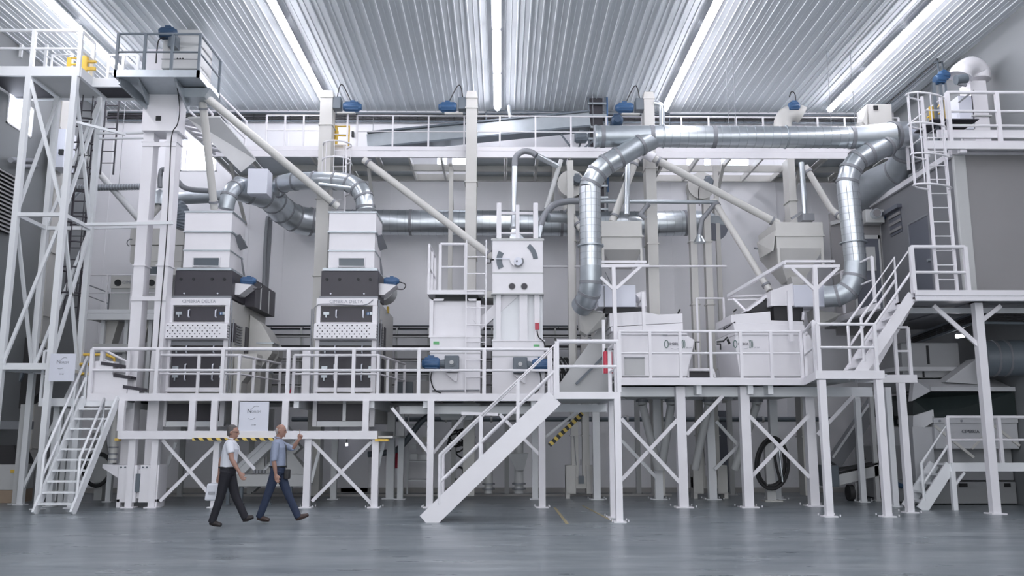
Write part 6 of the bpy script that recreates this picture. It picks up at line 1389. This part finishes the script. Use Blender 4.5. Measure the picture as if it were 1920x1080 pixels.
# ================= people =================
def voxel_union(name,tubes,m,parent,vox=.009,smooth=3):
    mb=MB()
    for pts,rads in tubes:
        pts=[V(p) for p in pts]; n=len(pts); seg=14; vs=[];fs=[]
        for i in range(n):
            t=(pts[min(i+1,n-1)]-pts[max(i-1,0)]).normalized(); side=V((0,1,0)); 
            if abs(t.y)>.8: side=V((1,0,0))
            a=(side-t*side.dot(t)).normalized(); b=t.cross(a)
            r=rads[i]; ra,rb=(r,r) if not isinstance(r,tuple) else r
            for k in range(seg):
                an=2*PI*k/seg; vs.append(pts[i]+a*math.cos(an)*ra+b*math.sin(an)*rb)
        for i in range(n-1):
            for k in range(seg): k2=(k+1)%seg; fs.append((i*seg+k,i*seg+k2,(i+1)*seg+k2,(i+1)*seg+k))
        fs.append(tuple(range(seg))[::-1]); fs.append(tuple(range((n-1)*seg,n*seg)))
        mb.add(vs,fs,True)
    base=BASE[parent]; me=bpy.data.meshes.new(name); me.from_pydata([tuple(v-base) for v in mb.v],[],mb.f); me.update()
    bm=bmesh.new(); bm.from_mesh(me); bmesh.ops.recalc_face_normals(bm,faces=bm.faces); bm.to_mesh(me); bm.free()
    o=bpy.data.objects.new(name,me); COL.objects.link(o)
    r=o.modifiers.new('union','REMESH'); r.mode='VOXEL'; r.voxel_size=vox
    s=o.modifiers.new('smooth','SMOOTH'); s.iterations=smooth; s.factor=.5
    dg=bpy.context.evaluated_depsgraph_get(); dg.update(); me2=bpy.data.meshes.new_from_object(o.evaluated_get(dg)); o.modifiers.clear(); o.data=me2; bpy.data.meshes.remove(me)
    me2.name=name; me2.materials.clear(); me2.materials.append(MT[m])
    for p in me2.polygons: p.use_smooth=True
    o.parent=parent; BASE[o]=base; return o
def man(label,Y,J,top,trous,shoe,hair,bald,point=False,sleeve=.62,tucked=True):
    """J: dict joint -> (px,py,dy) ; facing +X"""
    j={k:A(v[0],v[1],Y+v[2]) for k,v in J.items()}
    t=thing('person',label,'person',(j['hip'].x,Y,0))
    up_=V((0,0,1)); hd=j['head']; nk=j['neck']; hp=j['hip']
    tubes=[]
    chest=nk.lerp(hp,.3)+V((.01,0,0)); waist=nk.lerp(hp,.78)
    sh_l,sh_r=j['shL'],j['shR']
    tubes.append(([hp-V((0,0,.09)),hp,waist,nk.lerp(hp,.5),chest,nk.lerp(hp,.08),nk+V((0,0,.0))],[(.15,.11),(.165,.125),(.15,.12),(.165,.125),(.18,.125),(.13,.09),(.06,.06)]))
    tubes.append(([nk-V((0,0,.05)),nk.lerp(hd,.5),hd-V((.01,0,.03))],[.062,.056,.06]))
    # head
    h=.118
    fdir=V((math.cos(J['_yaw']),-math.sin(J['_yaw']),0)) if '_yaw' in J else V((1,0,0))
    tubes.append(([hd+V((-.005,0,-.115))+fdir*.035,hd+V((0,0,-.09))+fdir*.02,hd+V((0,0,-.04))+fdir*.005,hd+V((0,0,.02)),hd+V((0,0,.07))-fdir*.005,hd+V((0,0,.11))-fdir*.01,hd+V((0,0,.125))-fdir*.012],[(.025,.03),(.048,.055),(.068,.086),(.076,.098),(.07,.09),(.042,.058),(.015,.02)]))
    # nose, brow, chin, lips, ears
    tubes.append(([hd+fdir*.085+V((0,0,.02)),hd+fdir*.108+V((0,0,-.022)),hd+fdir*.085+V((0,0,-.035))],[.01,.015,.012]))
    tubes.append(([hd+fdir*.075+V((0,0,-.105)),hd+fdir*.088+V((0,0,-.1))],[.02,.014]))
    tubes.append(([hd+fdir*.08+V((0,-.02,-.062)),hd+fdir*.09+V((0,0,-.062)),hd+fdir*.08+V((0,.02,-.062))],[.008,.009,.008]))
    tubes.append(([hd+fdir*.085+V((0,-.03,.03)),hd+fdir*.09+V((0,.03,.03))],[.012,.012]))
    for s in(-1,1): tubes.append(([hd+V((-.01,s*.078,.025)),hd+V((-.02,s*.088,0)),hd+V((-.005,s*.078,-.03))],[.014,.018,.01]))
    def arm(S,El,W,Hd,fing,rs=1):
        tubes.append(([S,S.lerp(El,.35),El,El.lerp(W,.3),W],[.056*rs,.05*rs,.04,.042,.028]))
        d=(Hd-W).normalized(); pl=W+d*.09; tubes.append(([W,W+d*.04,pl],[(.026,.024),(.02,.04),(.018,.042)]))
        side=d.cross(V((0,1,0))).normalized()
        for k in range(4):
            o=side*(-.03+.02*k); L=(.065,.078,.072,.055)[k]; b=pl+o
            if fing=='point' and k!=3: pts=[b,b+d*.02+V((0,-.02,0)),b+d*.0+V((0,-.04,0)),b-d*.02+V((0,-.03,0))]
            elif fing=='point': pts=[b,b+d*.04+V((-.015,0,.01)),b+d*.085+V((-.04,0,.02)),b+d*.1+V((-.055,0,.025))]
            else: c=side*(.022 if fing=='fwd' else .022); pts=[b,b+d*L*.45,b+d*L*.8+c*.6,b+d*L+c*1.3]
            tubes.append((pts,[.0105,.0095,.0088,.007]))
        tubes.append(([W+d*.03+side*.025,W+d*.06+side*.052,W+d*.095+side*.058],[.014,.012,.009]))
    arm(sh_r,j['elR'],j['wrR'],j['haR'],'fwd'); arm(sh_l,j['elL'],j['wrL'],j['haL'],'point' if point else 'fwd')
    def leg(s,K,An,T):
        H=hp+V((0,s*.09,-.02)); tubes.append(([H,H.lerp(K,.4),K,K.lerp(An,.35),An],[.088,.075,.055,.054,.036]))
        tubes.append(([An,An.lerp(T,.35)],[.034,.026]))
    leg(-1,j['knR'],j['anR'],j['toR']); leg(1,j['knL'],j['anL'],j['toL'])
    body=voxel_union('body',tubes,'skin',t,.0085,2)
    # shirt
    S=[([hp+V((0,0,-.01)),waist,nk.lerp(hp,.5),chest,nk.lerp(hp,.1),nk-V((0,0,.0))],[(.165,.135),(.168,.14),(.178,.14),(.192,.138),(.15,.105),(.075,.075)])]
    for s_,e_,w_ in((sh_r,j['elR'],j['wrR']),(sh_l,j['elL'],j['wrL'])):
        if sleeve<=1: S.append(([chest.lerp(s_,.5),s_,s_.lerp(e_,.45),s_.lerp(e_,sleeve)],[.07,.075,.068,.068]))
        else: S.append(([chest.lerp(s_,.5),s_,s_.lerp(e_,.5),e_,e_.lerp(w_,sleeve-1)],[.07,.074,.064,.056,.052]))
    voxel_union('shirt',S,top,t,.011,2)
    parts('collar',MB().tube([nk+V((.05,-.05,.015)),nk+V((-.03,-.062,.03)),nk+V((-.06,0,.035)),nk+V((-.03,.062,.03)),nk+V((.05,.05,.015))],.014,8),top,t)
    parts('button_placket',MB().tube([nk+V((.075,0,-.03)),chest+V((.145,0,.04)),chest+V((.152,0,-.06))],.006,6),'signwhite' if top=='poly' else 'print',t)
    TR=[([hp-V((0,0,.1)),hp-V((0,0,.02)),hp+V((0,0,.035))],[(.155,.12),(.178,.14),(.168,.14)])]
    for s,K,An in((-1,j['knR'],j['anR']),(1,j['knL'],j['anL'])):
        H=hp+V((0,s*.088,-.03)); TR.append(([H,H.lerp(K,.4),K,K.lerp(An,.4),An+(An-K).normalized()*.03],[.108,.094,.076,.07,.066]))
    voxel_union('trousers',TR,trous,t,.011,2)
    part('belt',MB().tube(arc(hp+V((0,0,.035)),V((.148,0,0)).normalized(),V((0,1,0)),.152,0,2*PI,20),.017,6),'black',t)
    for s,An,T in((-1,j['anR'],j['toR']),(1,j['anL'],j['toL'])):
        d=(T-An); f=V((d.x,d.y,0)).normalized(); he=An-d.normalized()*.04-V((0,0,.03)); 
        sh=voxel_union('shoe',[([he,An.lerp(T,.3)-V((0,0,.02)),An.lerp(T,.7)-V((0,0,.01)),T],[(.042,.05),(.05,.054),(.055,.042),(.042,.032)]),([An+V((0,0,.03)),An-V((0,0,.02))],[.056,.052])],shoe,t,.008,3)
    # hair
    if not bald:
        HT=[([hd+V((-.02,0,-.06))-fdir*.055,hd+V((0,0,0))-fdir*.04,hd+V((0,0,.06))-fdir*.022,hd+V((0,0,.115))-fdir*.012,hd+V((0,0,.145))-fdir*.01],[(.062,.03),(.082,.072),(.084,.088),(.062,.075),(.02,.03)]),([hd+V((0,0,.08))+fdir*.0,hd+V((0,0,.11))+fdir*.055],[(.05,.02),(.04,.018)])]
    else:
        HT=[([hd+V((0,0,-.05))-fdir*.06,hd+V((0,0,.0))-fdir*.05,hd+V((0,0,.05))-fdir*.045],[(.06,.025),(.08,.055),(.07,.05)])]
    voxel_union('hair',HT,hair,t,.009,2)
    for s in(-1,1):
        e=hd+fdir*.092+V((0,s*.03,.008)); part('eye',MB().tube([e,e+fdir*.006],.009,8),'rubber',t)
    return t,j
J1=dict(head=(437,811.5,0),neck=(433.5,825,0),shR=(430.5,832,-.17),shL=(432,832,.17),elR=(434.5,861,-.22),wrR=(449,886,-.2),haR=(455,896,-.2),
 elL=(415,862,.22),wrL=(411,890,.2),haL=(409.5,900,.2),hip=(427.5,880,0),knR=(413.5,931,-.08),anR=(398,977,-.08),toR=(415,984.5,-.09),
 knL=(441,929,.08),anL=(459.5,970,.08),toL=(475,969,.08))
t1,j1=man('man in a white polo shirt and black trousers walking right, carrying a white bag',15.95,J1,'poly','blacktrouser','shoe','hairdark',False)
part('glasses',MB().tube([j1['head']+V((.09,-.06,.01)),j1['head']+V((.0,-.082,.02))],.004,5),'rubber',t1)
h=j1['haL']
bt=thing('carrier_bag','white carrier bag held by the man in the white polo shirt','bag',(h.x-.06,h.y,h.z-.38))
c=h+V((-.07,0,-.2))
part('bag_body',MB().frus((c.x-.15,c.x+.13,c.y-.06,c.y+.06),c.z-.16,(c.x-.12,c.x+.12,c.y-.04,c.y+.04),c.z+.14),'poly',bt,bevel=.03)
part('bag_handle',MB().tube(smoothpath([c+V((-.08,0,.13)),h+V((-.02,0,-.05)),h+V((.02,0,-.05)),c+V((.1,0,.13))],4),.008,6),'poly',bt)
part('bag_print',MB().box(c.x-.08,c.x+.04,c.y-.066,c.y-.06,c.z-.05,c.z+.0),'printfaint',bt)
J2=dict(head=(526.5,808.5,0),neck=(521.5,823,0),shR=(517,833,-.18),shL=(524,832,.18),elR=(513.5,864,-.24),wrR=(517,889,-.24),haR=(519.5,900,-.24),
 elL=(549,841,.2),wrL=(560,825,.16),haL=(564.5,817,.16),hip=(521,878,0),knR=(503.5,924,-.08),anR=(487,968,-.08),toR=(505,975,-.09),
 knL=(539,924,.08),anL=(558.5,968,.08),toL=(578,965,.08))
t2,j2=man('balding man in a blue-grey shirt and jeans walking right, pointing ahead',16.75,J2,'shirtblue','jeans','shoebrown','hairgrey',True,point=True,sleeve=1.02)
h=j2['hip']; part('belt_pouch',MB().box(h.x+.12,h.x+.21,16.72,16.9,h.z-.2,h.z-.02),'rubber',t2,bevel=.02)
part('lanyard',MB().tube([h+V((.17,-.03,.0)),h+V((.14,-.03,.42))],.008,6),'rubber',t2)
# ================= light =================
w=bpy.data.worlds.new('world'); scene.world=w; w.use_nodes=True; bg=w.node_tree.nodes['Background']
bg.inputs[0].default_value=(.95,.97,1,1); bg.inputs[1].default_value=1.5   # daylight through the open front of the hall
scene.view_settings.view_transform='Standard'; scene.view_settings.look='None'; scene.view_settings.exposure=0.82; scene.view_settings.gamma=1; scene.view_settings.use_curve_mapping=False
scene.cycles.max_bounces=7; scene.cycles.diffuse_bounces=4; scene.cycles.glossy_bounces=4; scene.cycles.use_light_tree=True
scene.cycles.sample_clamp_indirect=4; scene.cycles.use_denoising=True
